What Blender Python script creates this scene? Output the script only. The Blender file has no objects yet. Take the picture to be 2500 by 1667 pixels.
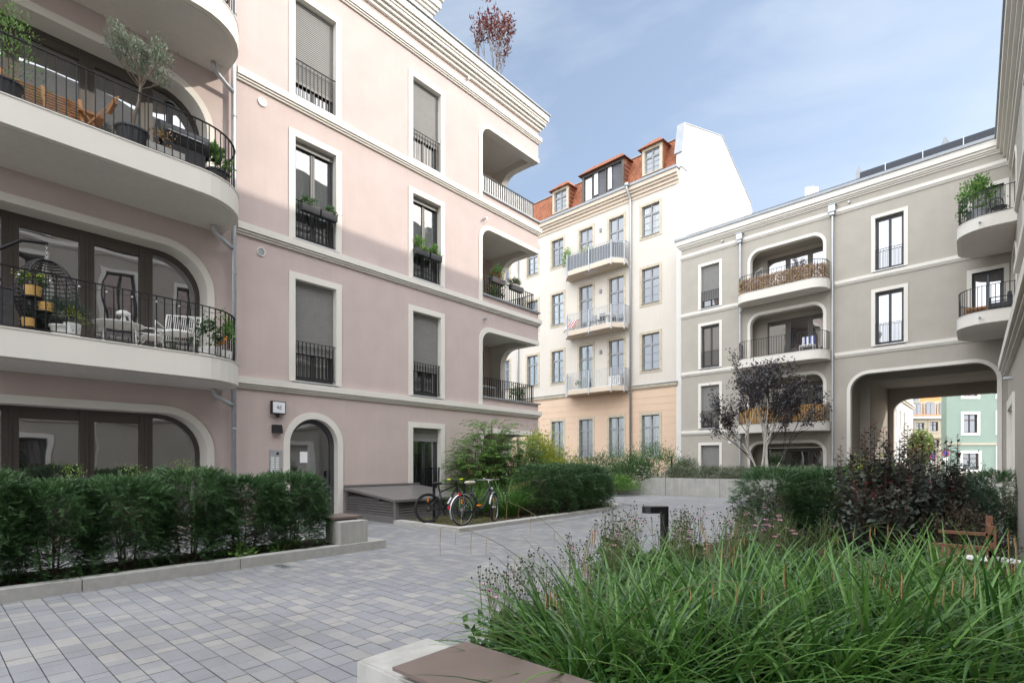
import bpy, math, random
import numpy as np
from mathutils import Vector
from mathutils.geometry import tessellate_polygon
R=math.radians
random.seed(7); rng=np.random.default_rng(7)
SC=bpy.context.scene
COL=SC.collection
# ------------------------------------------------------------------ camera, sky, sun
# world axes: +Y runs along the pink facade (away), +X runs from the pink facade to the wing opposite, camera at x=y=0
FPX,CX,HY,H=1283.,1250.,1130.,1.45         # focal length / centre column / horizon row in photo pixels, eye height
SN,CN=0.66028,0.75102
def c2w(x,y): return (CN*x-SN*y, SN*x+CN*y)
cd=bpy.data.cameras.new('camera'); cam=bpy.data.objects.new('camera',cd); COL.objects.link(cam)
cam.location=(0,0,H); cam.rotation_euler=(R(90),0,math.atan2(SN,CN))
cd.sensor_width=36; cd.lens=36*FPX/2500; cd.shift_x=0; cd.shift_y=(HY-833.5)/2500
cd.clip_start=.05; cd.clip_end=3000
SC.camera=cam
SUN_EL,SUN_X,SUN_Y=R(28),.819,.574
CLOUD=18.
wd=bpy.data.worlds.new('World'); SC.world=wd; wd.use_nodes=True
nt=wd.node_tree; nt.nodes.clear()
def nn(t,ty,**k):
    n=t.nodes.new(ty)
    for a,b in k.items():
        if a in n.inputs.keys() if isinstance(a,str) else False: n.inputs[a].default_value=b
        else: setattr(n,a,b)
    return n
o=nn(nt,'ShaderNodeOutputWorld'); bg=nn(nt,'ShaderNodeBackground')
sky=nn(nt,'ShaderNodeTexSky',sky_type='NISHITA',sun_disc=False,sun_elevation=SUN_EL,sun_rotation=math.atan2(SUN_X,SUN_Y),altitude=100,air_density=1.0,dust_density=1.5,ozone_density=1.0)
tc=nn(nt,'ShaderNodeTexCoord'); mp=nn(nt,'ShaderNodeMapping'); mp.inputs['Scale'].default_value=(1.0,1.6,4.0); mp.inputs['Rotation'].default_value=(0,0,.9)
ns=nn(nt,'ShaderNodeTexNoise'); ns.inputs['Scale'].default_value=1.7; ns.inputs['Detail'].default_value=6; ns.inputs['Roughness'].default_value=.55; ns.inputs['Distortion'].default_value=.4
rp=nn(nt,'ShaderNodeValToRGB'); rp.color_ramp.elements[0].position=.42; rp.color_ramp.elements[0].color=(.24,.24,.24,1); rp.color_ramp.elements[1].position=.78; rp.color_ramp.elements[1].color=(.80,.80,.80,1)
mx=nn(nt,'ShaderNodeMixRGB'); mx.inputs[2].default_value=(3.5,3.9,4.35,1)      # thin high haze and cirrus
nt.links.new(tc.outputs['Generated'],mp.inputs[0]); nt.links.new(mp.outputs[0],ns.inputs['Vector']); nt.links.new(ns.outputs['Fac'],rp.inputs[0])
nt.links.new(rp.outputs[0],mx.inputs[0]); nt.links.new(sky.outputs[0],mx.inputs[1])
# added bright cloud field out of view, overhead and south, to lift the shade
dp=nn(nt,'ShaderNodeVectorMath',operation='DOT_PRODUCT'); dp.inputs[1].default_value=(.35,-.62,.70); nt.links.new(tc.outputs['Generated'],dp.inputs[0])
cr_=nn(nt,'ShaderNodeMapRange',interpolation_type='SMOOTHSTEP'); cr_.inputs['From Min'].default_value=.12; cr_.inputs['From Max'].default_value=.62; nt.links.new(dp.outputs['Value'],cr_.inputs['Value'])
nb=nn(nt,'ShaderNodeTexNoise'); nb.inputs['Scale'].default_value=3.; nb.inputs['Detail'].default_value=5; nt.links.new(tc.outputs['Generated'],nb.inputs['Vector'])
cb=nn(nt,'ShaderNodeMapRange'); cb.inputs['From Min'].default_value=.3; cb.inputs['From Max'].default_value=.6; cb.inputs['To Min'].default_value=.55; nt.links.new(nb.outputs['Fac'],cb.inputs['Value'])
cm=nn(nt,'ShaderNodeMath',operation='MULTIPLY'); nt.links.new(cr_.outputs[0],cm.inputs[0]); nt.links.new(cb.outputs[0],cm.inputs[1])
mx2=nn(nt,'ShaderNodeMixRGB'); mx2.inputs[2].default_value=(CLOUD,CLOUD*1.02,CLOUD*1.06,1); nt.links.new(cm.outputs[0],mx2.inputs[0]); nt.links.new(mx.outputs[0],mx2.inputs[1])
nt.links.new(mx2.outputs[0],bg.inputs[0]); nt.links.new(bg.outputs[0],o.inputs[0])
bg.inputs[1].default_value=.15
sl=bpy.data.lights.new('sun','SUN'); so=bpy.data.objects.new('sun',sl); COL.objects.link(so)
sl.energy=2.0; sl.angle=R(.5); sl.color=(1,.93,.82)
so.rotation_euler=(-Vector((SUN_X*math.cos(SUN_EL),SUN_Y*math.cos(SUN_EL),math.sin(SUN_EL)))).to_track_quat('-Z','Y').to_euler()
so.location=(20,10,40)
SC.view_settings.view_transform='Standard'; SC.view_settings.look='None'; SC.view_settings.exposure=.72; SC.view_settings.gamma=1
try:
    SC.cycles.use_denoising=True; SC.cycles.max_bounces=8; SC.cycles.diffuse_bounces=5; SC.cycles.transparent_max_bounces=12; SC.cycles.caustics_reflective=False; SC.cycles.caustics_refractive=False
except Exception: pass
# ------------------------------------------------------------------ photo-pixel geometry helpers (where things stand)
def gnd(u,v,z=0.):
    k=(H-z)*FPX/(v-HY); return c2w((u-CX)/FPX*k,k)
def at(u,yc): return c2w((u-CX)/FPX*yc,yc)     # ground point at column u, depth yc
def zat(v,yc): return H+(HY-v)/FPX*yc
class Fac:                                      # a facade: s runs to the right seen from outside, y points into the house
    def __init__(s,ox,oy,dx,dy):
        s.o=np.array([ox,oy]); s.d=np.array([dx,dy])/math.hypot(dx,dy); s.i=np.array([-s.d[1],s.d[0]])
    def s(f,u,off=0.):
        o=f.o-off*f.i; w=lambda p:(CN*p[0]+SN*p[1],-SN*p[0]+CN*p[1])
        o=w(o); d=w(f.d); k=(u-CX)/FPX
        return (k*o[1]-o[0])/(d[0]-k*d[1])
    def z(f,u,v,off=0.):
        s=f.s(u,off); p=f.o-off*f.i+s*f.d; return H+(HY-v)/FPX*(-SN*p[0]+CN*p[1])
    def w(f,s,y=0.): p=f.o+s*f.d+y*f.i; return (p[0],p[1])
    def rot(f): return math.atan2(f.d[1],f.d[0])
PINK=Fac(-12.628,7.664,0,1)
BEI=Fac(*c2w(10.2935,31.9),*c2w(.69926,-.71486))
CRE=Fac(*c2w(10.6485,33.0),*c2w(.7197,-.69428))
# ------------------------------------------------------------------ materials
def mat(name,c,rough=.8,var=.06,vs=3.,bump=0.,bs=60.,metal=0.,spec=.4,c2=None,stretch=None,coords='Object',island=False,trans=0.,streak=0.):
    m=bpy.data.materials.new(name); m.use_nodes=True; t=m.node_tree; b=t.nodes['Principled BSDF']
    b.inputs['Roughness'].default_value=rough; b.inputs['Metallic'].default_value=metal; b.inputs['Specular IOR Level'].default_value=spec
    tcn=t.nodes.new('ShaderNodeTexCoord'); src=tcn.outputs[coords]
    if stretch:
        mp=t.nodes.new('ShaderNodeMapping'); mp.inputs['Scale'].default_value=stretch; t.links.new(src,mp.inputs[0]); src=mp.outputs[0]
    n=t.nodes.new('ShaderNodeTexNoise'); n.inputs['Scale'].default_value=vs; n.inputs['Detail'].default_value=5; n.inputs['Roughness'].default_value=.6; t.links.new(src,n.inputs['Vector'])
    r=t.nodes.new('ShaderNodeValToRGB'); r.color_ramp.elements[0].position=.3; r.color_ramp.elements[1].position=.7
    ca=c2 if c2 else tuple(x*(1-var) for x in c); cb=c if c2 else tuple(min(1,x*(1+var)) for x in c)
    r.color_ramp.elements[0].color=(*ca,1); r.color_ramp.elements[1].color=(*cb,1)
    fac=n.outputs['Fac']
    if island:
        g=t.nodes.new('ShaderNodeNewGeometry'); mm=t.nodes.new('ShaderNodeMath'); mm.operation='MULTIPLY_ADD'; mm.inputs[1].default_value=.75
        ms=t.nodes.new('ShaderNodeMath'); ms.operation='MULTIPLY'; ms.inputs[1].default_value=.35; t.links.new(fac,ms.inputs[0])
        t.links.new(g.outputs['Random Per Island'],mm.inputs[0]); t.links.new(ms.outputs[0],mm.inputs[2]); fac=mm.outputs[0]
        r.color_ramp.elements[0].position=.15; r.color_ramp.elements[1].position=.95
    t.links.new(fac,r.inputs[0]); colr=r.outputs[0]
    if streak:
        mp2=t.nodes.new('ShaderNodeMapping'); mp2.inputs['Scale'].default_value=(9,9,.5); t.links.new(tcn.outputs[coords],mp2.inputs[0])
        n3=t.nodes.new('ShaderNodeTexNoise'); n3.inputs['Scale'].default_value=1.; n3.inputs['Detail'].default_value=4; t.links.new(mp2.outputs[0],n3.inputs['Vector'])
        r3=t.nodes.new('ShaderNodeValToRGB'); r3.color_ramp.elements[0].position=.35; r3.color_ramp.elements[1].position=.65; r3.color_ramp.elements[0].color=(1-streak,1-streak,1-streak,1)
        t.links.new(n3.outputs['Fac'],r3.inputs[0]); mu=t.nodes.new('ShaderNodeMixRGB'); mu.blend_type='MULTIPLY'; mu.inputs[0].default_value=1
        t.links.new(colr,mu.inputs[1]); t.links.new(r3.outputs[0],mu.inputs[2]); colr=mu.outputs[0]
    t.links.new(colr,b.inputs['Base Color'])
    if bump:
        n2=t.nodes.new('ShaderNodeTexNoise'); n2.inputs['Scale'].default_value=bs; n2.inputs['Detail'].default_value=4; t.links.new(src,n2.inputs['Vector'])
        bp=t.nodes.new('ShaderNodeBump'); bp.inputs['Strength'].default_value=bump; bp.inputs['Distance'].default_value=.01; t.links.new(n2.outputs['Fac'],bp.inputs['Height']); t.links.new(bp.outputs[0],b.inputs['Normal'])
    if trans:
        tr=t.nodes.new('ShaderNodeBsdfTranslucent'); mxs=t.nodes.new('ShaderNodeMixShader'); mxs.inputs[0].default_value=trans
        t.links.new(colr,tr.inputs[0]); t.links.new(b.outputs[0],mxs.inputs[1]); t.links.new(tr.outputs[0],mxs.inputs[2]); t.links.new(mxs.outputs[0],t.nodes['Material Output'].inputs[0])
    return m
def leafmat(name,dark,light,rough=.45,trans=.3,spec=.35): return mat(name,light,rough,0,2.5,c2=dark,island=True,trans=trans,spec=spec)
def glassmat(name,tint,refl,clear=0.,rc=(.9,.92,.95)):
    m=bpy.data.materials.new(name); m.use_nodes=True; t=m.node_tree; t.nodes.remove(t.nodes['Principled BSDF'])
    d=t.nodes.new('ShaderNodeBsdfDiffuse'); d.inputs[0].default_value=(*tint,1)
    g=t.nodes.new('ShaderNodeBsdfGlossy'); g.inputs[0].default_value=(*rc,1); g.inputs[1].default_value=.012
    tcn=t.nodes.new('ShaderNodeTexCoord'); n=t.nodes.new('ShaderNodeTexNoise'); n.inputs['Scale'].default_value=1.3; n.inputs['Detail'].default_value=1; t.links.new(tcn.outputs['Object'],n.inputs['Vector'])
    bp=t.nodes.new('ShaderNodeBump'); bp.inputs['Strength'].default_value=.10; bp.inputs['Distance'].default_value=.05; t.links.new(n.outputs['Fac'],bp.inputs['Height']); t.links.new(bp.outputs[0],g.inputs['Normal'])
    body=d.outputs[0]
    if clear:
        tr=t.nodes.new('ShaderNodeBsdfTransparent'); tr.inputs[0].default_value=(.86,.9,.9,1); mc=t.nodes.new('ShaderNodeMixShader'); mc.inputs[0].default_value=clear
        t.links.new(d.outputs[0],mc.inputs[1]); t.links.new(tr.outputs[0],mc.inputs[2]); body=mc.outputs[0]
    fr=t.nodes.new('ShaderNodeLayerWeight'); fr.inputs[0].default_value=.35
    ma=t.nodes.new('ShaderNodeMath'); ma.operation='MULTIPLY_ADD'; ma.inputs[1].default_value=.5; ma.inputs[2].default_value=refl; ma.use_clamp=True; t.links.new(fr.outputs['Fresnel'],ma.inputs[0])
    mxs=t.nodes.new('ShaderNodeMixShader'); t.links.new(ma.outputs[0],mxs.inputs[0]); t.links.new(body,mxs.inputs[1]); t.links.new(g.outputs[0],mxs.inputs[2]); t.links.new(mxs.outputs[0],t.nodes['Material Output'].inputs[0])
    return m
M={}
M['pink']=mat('pink_render',(.535,.44,.412),.9,.055,1.3,.35,70,streak=.025)
M['white']=mat('white_render',(.70,.67,.61),.85,.03,1.5,.12,80)
M['soffit']=mat('soffit_render',(.66,.63,.58),.88,.03,1.1,.1,70,streak=.05)
M['beige']=mat('beige_render',(.40,.37,.32),.9,.05,1.2,.35,70,streak=.02)
M['cream']=mat('cream_render',(.60,.555,.49),.9,.03,.8,.15,60,streak=.03)
M['firewall']=mat('white_gable_render',(.72,.70,.66),.9,.05,.5,.1,50,streak=.05)
M['apricot']=mat('apricot_render',(.66,.49,.36),.9,.04,1.0,.15,60)
M['stone']=mat('sandstone',(.50,.44,.34),.9,.16,4.,.3,40)
M['frame']=mat('anthracite_frame',(.055,.056,.058),.45,.05,5)
M['brown']=mat('brown_frame',(.075,.064,.055),.45,.05,5)
M['greyframe']=mat('grey_window_paint',(.26,.27,.28),.5,.05,5)
M['shutter']=mat('shutter_slats',(.25,.245,.235),.55,.05,6)
M['rail']=mat('black_steel',(.018,.018,.02),.4,.05,5,metal=.3)
M['zinc']=mat('zinc_sheet',(.30,.32,.34),.55,.10,4,metal=.2)
M['galv']=mat('galvanised_steel',(.46,.48,.5),.45,.08,8,metal=.6)
M['sill']=mat('aluminium_sill',(.62,.62,.62),.4,.04,5,metal=.4)
M['glass']=glassmat('window_glass',(.028,.027,.028),.30)
M['oldglass']=glassmat('old_window_glass',(.07,.085,.10),.13)
M['clearglass']=glassmat('clear_glass',(.03,.03,.03),.20,.80)
M['curtain']=mat('sheer_curtain',(.72,.70,.66),.9,.05,6,trans=.3,stretch=(14,14,.4))
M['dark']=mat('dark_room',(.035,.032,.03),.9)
M['concrete']=mat('fair_concrete',(.44,.43,.40),.85,.12,2.5,.2,45,streak=.16)
M['kerb']=mat('granite_kerb',(.42,.41,.385),.85,.10,9,.2,80)
M['joint']=mat('joint_sand',(.10,.095,.09),.95,.2,20)
M['soil']=mat('garden_soil',(.055,.036,.026),.95,.4,14,1.0,30)
M['metaldk']=mat('dark_sheet_metal',(.19,.18,.175),.40,.10,3,metal=.3)
M['plate']=mat('brown_seat_plate',(.165,.125,.108),.38,.10,2.5,.05,60)
M['slate']=mat('slate_panels',(.03,.035,.045),.75,.25,8,stretch=(1,1,7))
M['wood']=mat('oiled_teak',(.36,.17,.065),.55,.25,6,.1,30,stretch=(3,3,14))
M['bamboo']=mat('bamboo_mat',(.50,.29,.10),.7,.25,5,.15,40,stretch=(40,40,1.5))
M['blackpl']=mat('black_plastic',(.025,.026,.028),.45,.05,5)
M['anthpot']=mat('anthracite_pot',(.045,.047,.052),.5,.08,5)
M['whitepl']=mat('white_plastic',(.72,.72,.70),.4,.03,5)
M['rattan']=mat('grey_rattan',(.055,.052,.055),.6,.3,30,.5,60)
M['yellowwood']=mat('yellow_basket',(.62,.38,.12),.6,.2,10,stretch=(20,20,2))
M['trunk']=mat('bark_brown',(.16,.125,.095),.9,.25,12,.6,40,stretch=(3,3,.6))
M['palebark']=mat('pale_bark',(.66,.62,.56),.85,.15,9,.3,40,stretch=(3,3,.6))
M['stem']=mat('green_stem',(.13,.13,.05),.7,.2,8)
M['sign']=mat('sign_face',(.80,.82,.84),.35,.02,5)
M['chrome']=mat('polished_steel',(.42,.42,.43),.35,.03,5,metal=.9)
M['tyre']=mat('tyre_rubber',(.022,.022,.023),.75,.1,20)
M['red']=mat('red_plastic',(.55,.015,.02),.3,.05,5); M['orange']=mat('orange_reflector',(.85,.24,.02),.3,.05,5); M['lime']=mat('lime_grip',(.55,.62,.04),.5,.05,5)
M['saddle']=mat('worn_beige_saddle',(.52,.48,.40),.6,.08,9)
M['bike']=mat('dark_bike_paint',(.05,.045,.06),.3,.05,5,metal=.3)
M['bikeblack']=mat('matt_black_paint',(.02,.02,.022),.5,.05,5)
M['paper']=mat('white_paper',(.85,.85,.85),.8,.02,5)
M['ink']=mat('black_letters',(.02,.02,.022),.6,.02,5)
M['fabric']=mat('white_canvas',(.78,.77,.74),.85,.04,5)
M['mint']=mat('mint_render',(.235,.305,.258),.9,.03,1); M['yelhouse']=mat('pale_yellow_render',(.46,.41,.32),.9,.05,.6)
M['maroon']=mat('maroon_frame',(.07,.025,.02),.5)
# leaves
M['yew']=leafmat('yew_needles',(.022,.062,.022),(.12,.23,.085),.45,.28,.5)
M['yewtip']=leafmat('yew_tips',(.10,.17,.03),(.20,.30,.06),.5,.25)
M['sedge']=leafmat('sedge_blades',(.022,.085,.016),(.155,.32,.065),.3,.33,.55)
M['sedgepale']=leafmat('pale_sedge_blades',(.16,.24,.08),(.30,.36,.14),.4,.3)
M['straw']=leafmat('straw_seedheads',(.32,.19,.08),(.48,.33,.15),.8,.2)
M['olive']=leafmat('olive_leaves',(.12,.16,.11),(.30,.37,.28),.5,.2)
M['plum']=leafmat('plum_leaves',(.018,.018,.020),(.10,.088,.092),.35,.1,.5)
M['beech']=leafmat('purple_beech_leaves',(.07,.015,.018),(.20,.06,.045),.5,.4)
M['ninebark']=leafmat('ninebark_leaves',(.028,.024,.018),(.10,.075,.052),.4,.25)
M['ninetop']=leafmat('ninebark_young_leaves',(.12,.015,.015),(.30,.045,.035),.4,.3)
M['ninegreen']=leafmat('ninebark_old_leaves',(.032,.046,.034),(.11,.125,.095),.4,.2)
M['gold']=leafmat('golden_leaves',(.28,.33,.05),(.52,.56,.12),.5,.4)
M['fresh']=leafmat('fresh_green_leaves',(.08,.19,.04),(.24,.40,.11),.5,.35)
M['mid']=leafmat('mid_green_leaves',(.05,.115,.035),(.15,.26,.08),.5,.3)
M['deep']=leafmat('deep_green_leaves',(.028,.078,.025),(.10,.19,.065),.45,.2)
M['grey']=leafmat('grey_green_leaves',(.09,.115,.075),(.22,.25,.16),.6,.2)
M['juniper']=leafmat('juniper_sprays',(.025,.055,.035),(.085,.14,.09),.6,.15)
M['blush']=leafmat('blush_leaves',(.34,.28,.12),(.78,.55,.45),.6,.3)
M['anem']=leafmat('anemone_stems',(.10,.13,.05),(.22,.25,.11),.7,.1); M['bud']=mat('seed_buds',(.05,.055,.03),.8,.2,20)
M['petal']=leafmat('pink_petals',(.55,.18,.32),(.80,.45,.58),.6,.3); M['whitepetal']=leafmat('white_petals',(.75,.74,.68),(.88,.87,.82),.6,.3); M['redpetal']=leafmat('red_petals',(.45,.01,.015),(.75,.04,.05),.5,.3); M['fruit']=mat('orange_fruit',(.80,.28,.02),.4,.1,8)
M['bench']=mat('brown_bench_wood',(.17,.075,.04),.6,.2,6,.1,30,stretch=(3,14,3))
M['treeleaf']=leafmat('street_tree_leaves',(.10,.15,.04),(.33,.38,.14),.5,.35)
M['lawn']=leafmat('lawn_blades',(.12,.14,.05),(.26,.26,.11),.7,.2)
# ------------------------------------------------------------------ mesh building
class MB:
    def __init__(s): s.v=[]; s.f=[]
    def add(s,vs,fs):
        o=len(s.v); s.v+=[tuple(x) for x in vs]; s.f+=[tuple(i+o for i in f) for f in fs]
    def box(s,x0,x1,y0,y1,z0,z1):
        s.add([(x0,y0,z0),(x1,y0,z0),(x1,y1,z0),(x0,y1,z0),(x0,y0,z1),(x1,y0,z1),(x1,y1,z1),(x0,y1,z1)],[(0,3,2,1),(4,5,6,7),(0,1,5,4),(1,2,6,5),(2,3,7,6),(3,0,4,7)])
        return s
    def tube(s,path,r,n=8,cap=True):
        P=[Vector(p) for p in path]; N=len(P); rs=r if isinstance(r,(list,tuple)) else [r]*N
        ref=Vector((0,0,1)); vs=[]; prev=None
        for i,p in enumerate(P):
            d=(P[min(i+1,N-1)]-P[max(i-1,0)]).normalized()
            if prev is None:
                a=d.cross(ref if abs(d.z)<.95 else Vector((1,0,0))).normalized()
            else:
                a=(prev-d*prev.dot(d)); a=a.normalized() if a.length>1e-6 else d.orthogonal().normalized()
            prev=a; b=d.cross(a)
            for k in range(n):
                t=2*math.pi*k/n; vs.append(p+rs[i]*(math.cos(t)*a+math.sin(t)*b))
        fs=[(i*n+k,i*n+(k+1)%n,(i+1)*n+(k+1)%n,(i+1)*n+k) for i in range(N-1) for k in range(n)]
        if cap: fs+=[tuple(range(n-1,-1,-1)),tuple((N-1)*n+k for k in range(n))]
        s.add(vs,fs); return s
    def bar(s,p,q,w,h):
        P,Q=Vector(p),Vector(q); d=(Q-P).normalized(); a=d.cross(Vector((0,0,1)) if abs(d.z)<.95 else Vector((0,1,0))).normalized(); b=a.cross(d)
        vs=[x+sa*a*w/2+sb*b*h/2 for x in (P,Q) for sa,sb in ((-1,-1),(1,-1),(1,1),(-1,1))]
        s.add(vs,[(3,2,1,0),(4,5,6,7),(0,1,5,4),(1,2,6,5),(2,3,7,6),(3,0,4,7)]); return s
    def lathe(s,prof,c=(0,0,0),n=20):
        vs=[(c[0]+r*math.cos(2*math.pi*k/n),c[1]+r*math.sin(2*math.pi*k/n),c[2]+z) for r,z in prof for k in range(n)]
        s.add(vs,[(i*n+k,i*n+(k+1)%n,(i+1)*n+(k+1)%n,(i+1)*n+k) for i in range(len(prof)-1) for k in range(n)]); return s
    def ball(s,c,r,n=8,sx=1,sy=1,sz=1):
        pr=[(math.sin(math.pi*i/n),-math.cos(math.pi*i/n)) for i in range(n+1)]
        vs=[(c[0]+sx*r*a*math.cos(2*math.pi*k/n),c[1]+sy*r*a*math.sin(2*math.pi*k/n),c[2]+sz*r*b) for a,b in pr for k in range(n)]
        s.add(vs,[(i*n+k,i*n+(k+1)%n,(i+1)*n+(k+1)%n,(i+1)*n+k) for i in range(n) for k in range(n)]); return s
    def torus(s,c,Rr,r,axis='y',n=32,m=8):
        vs=[]
        for i in range(n):
            t=2*math.pi*i/n
            for j in range(m):
                q=2*math.pi*j/m; rr=Rr+r*math.cos(q); h=r*math.sin(q)
                x,z=rr*math.cos(t),rr*math.sin(t)
                vs.append({'y':(c[0]+x,c[1]+h,c[2]+z),'z':(c[0]+x,c[1]+z,c[2]+h),'x':(c[0]+h,c[1]+x,c[2]+z)}[axis])
        s.add(vs,[(i*m+j,i*m+(j+1)%m,((i+1)%n)*m+(j+1)%m,((i+1)%n)*m+j) for i in range(n) for j in range(m)]); return s
    def prism(s,poly,h0,h1,f):      # poly in (a,b), extruded from h0 to h1, f maps (a,b,h)->xyz
        n=len(poly); vs=[f(a,b,h0) for a,b in poly]+[f(a,b,h1) for a,b in poly]
        s.add(vs,[tuple(range(n)),tuple(range(2*n-1,n-1,-1))]+[(i,(i+1)%n,n+(i+1)%n,n+i) for i in range(n)]); return s
    def panel(s,outer,holes,h0,h1,f):
        loops=[outer]+list(holes); pts=[p for l in loops for p in l]; N=len(pts)
        tri=tessellate_polygon([[Vector((a,b,0)) for a,b in l] for l in loops])
        vs=[f(a,b,h0) for a,b in pts]+[f(a,b,h1) for a,b in pts]
        fs=[tuple(t) for t in tri]+[tuple(i+N for i in t[::-1]) for t in tri]
        o=0
        for l in loops:
            n=len(l); fs+=[(o+i,o+(i+1)%n,N+o+(i+1)%n,N+o+i) for i in range(n)]; o+=n
        s.add(vs,fs); return s
    def ring(s,inner,outer,y0,y1,yo=0.):  # open strip between two equal-length paths in (x,z): face at y0, inner reveal to y1, outer side to yo
        n=len(inner)
        vs=[(x,y0,z) for x,z in inner]+[(x,y0,z) for x,z in outer]+[(x,y1,z) for x,z in inner]+[(x,yo,z) for x,z in outer]
        fs=[]
        for i in range(n-1): fs+=[(i,i+1,n+i+1,n+i),(2*n+i,2*n+i+1,i+1,i),(n+i,n+i+1,3*n+i+1,3*n+i)]
        fs+=[(0,n,3*n,2*n),(n-1,2*n-1,4*n-1,3*n-1)]
        s.add(vs,fs); return s
    def build(s,name,m,parent=None,smooth=False,loc=None,rotz=None):
        me=bpy.data.meshes.new(name); me.from_pydata(s.v,[],s.f); me.materials.append(M[m] if isinstance(m,str) else m)
        if smooth: me.polygons.foreach_set('use_smooth',[True]*len(me.polygons))
        me.update(); ob=bpy.data.objects.new(name,me); COL.objects.link(ob)
        if parent: ob.parent=parent
        if loc: ob.location=loc
        if rotz is not None: ob.rotation_euler[2]=rotz
        return ob
def npmesh(name,V,Fq,m,parent=None,smooth=True):
    V=np.asarray(V,dtype=np.float32); Fq=np.asarray(Fq,dtype=np.int32); k=Fq.shape[1]; nf=len(Fq)
    me=bpy.data.meshes.new(name); me.vertices.add(len(V)); me.vertices.foreach_set('co',V.ravel())
    me.loops.add(nf*k); me.loops.foreach_set('vertex_index',Fq.ravel()); me.polygons.add(nf)
    me.polygons.foreach_set('loop_start',np.arange(0,nf*k,k,dtype=np.int32))
    if smooth: me.polygons.foreach_set('use_smooth',np.ones(nf,dtype=bool))
    me.materials.append(M[m]); me.update(calc_edges=True); me.validate()
    ob=bpy.data.objects.new(name,me); COL.objects.link(ob)
    if parent: ob.parent=parent
    return ob
def tag(o,label,cat,group=None,kind=None):
    if label: o['label']=label
    if cat: o['category']=cat
    if group: o['group']=group
    if kind: o['kind']=kind
    return o
def struct(o): o['kind']='structure'; return o
def thing(name,label,cat,loc=(0,0,0),rotz=0.,group=None,parts=None):
    o=bpy.data.objects.new(name,None); COL.objects.link(o); o.location=loc; o.rotation_euler=(0,0,rotz); o.empty_display_size=.1
    return tag(o,label,cat,group)
def kids(o): return [c for c in bpy.data.objects if c.parent==o]
def dup(root,loc,rotz,label,group=None,scale=1.):
    def cp(o,p):
        c=o.copy(); COL.objects.link(c); c.parent=p
        for ch in KIDS.get(o,[]): cp(ch,c)
        return c
    KIDS={}
    for ob in bpy.data.objects:
        if ob.parent: KIDS.setdefault(ob.parent,[]).append(ob)
    r=cp(root,None); r.location=loc; r.rotation_euler=(0,0,rotz); r['label']=label; r.scale=(scale,)*3
    if group: r['group']=group
    return r
XZ=lambda a,b,h:(a,h,b)
XY=lambda a,b,h:(a,b,h)
YZ=lambda a,b,h:(h,a,b)
def rr(x0,x1,z0,z1,rl,rg,n=9):         # from bottom left, over a round-cornered top, to bottom right
    p=[(x0,z0)]
    p+=[(x0+rl-rl*math.cos(t),z1-rl+rl*math.sin(t)) for t in np.linspace(0,math.pi/2,n)] if rl else [(x0,z1)]
    p+=[(x1-rg+rg*math.sin(t),z1-rg+rg*math.cos(t)) for t in np.linspace(0,math.pi/2,n)] if rg else [(x1,z1)]
    return p+[(x1,z0)]
# ------------------------------------------------------------------ facade pieces
def railing(path,z0,z1,mat_,parent,sp=.12,bw=.014,post=None,bottom=True,name='railing',tw=.04):
    mb=MB(); L=0
    for i in range(len(path)-1):
        p,q=Vector((*path[i],0)),Vector((*path[i+1],0)); mb.bar((p.x,p.y,z1),(q.x,q.y,z1),tw,.014)
        if bottom: mb.bar((p.x,p.y,z0),(q.x,q.y,z0),.03,.012)
        l=(q-p).length; t=(sp-L%sp)%sp if i else 0
        while t<=l+1e-6:
            c=p+(q-p)*(t/l if l else 0); d=(q-p).normalized()*bw/2; mb.bar((c.x,c.y,z0),(c.x,c.y,z1),bw,bw*1.6); t+=sp
        L+=l
    return mb.build(name,mat_,parent)
def shutter(x0,x1,z1,frac,z0,y,parent,pitch=.05):
    zb=z1-frac*(z1-z0); n=int((z1-zb)/pitch); vs=[];fs=[]
    for i in range(n):
        a=z1-i*pitch
        for z,yy in ((a,y+.012),(a-.012,y-.004),(a-pitch+.008,y-.004),(a-pitch,y+.012)): vs+=[(x0,yy,z),(x1,yy,z)]
    for i in range(len(vs)//2-1): fs.append((2*i,2*i+1,2*i+3,2*i+2))
    mb=MB(); mb.add(vs,fs); mb.box(x0,x1,y-.008,y+.012,z1-n*pitch-.05,z1-n*pitch)
    return mb.build('roller_shutter','shutter',parent)
def curtain(x0,x1,z0,z1,y,parent,m='curtain',amp=.03,per=.11,name='curtain'):
    n=max(8,int((x1-x0)/per*4)); vs=[];fs=[]
    for i in range(n+1):
        x=x0+(x1-x0)*i/n; yy=y+amp*math.sin(i*math.pi/2)+random.uniform(-.006,.006); vs+=[(x,yy,z0),(x,yy,z1)]
    for i in range(n): fs.append((2*i,2*i+2,2*i+3,2*i+1))
    mb=MB(); mb.add(vs,fs); return mb.build(name,m,parent,smooth=True)
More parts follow.
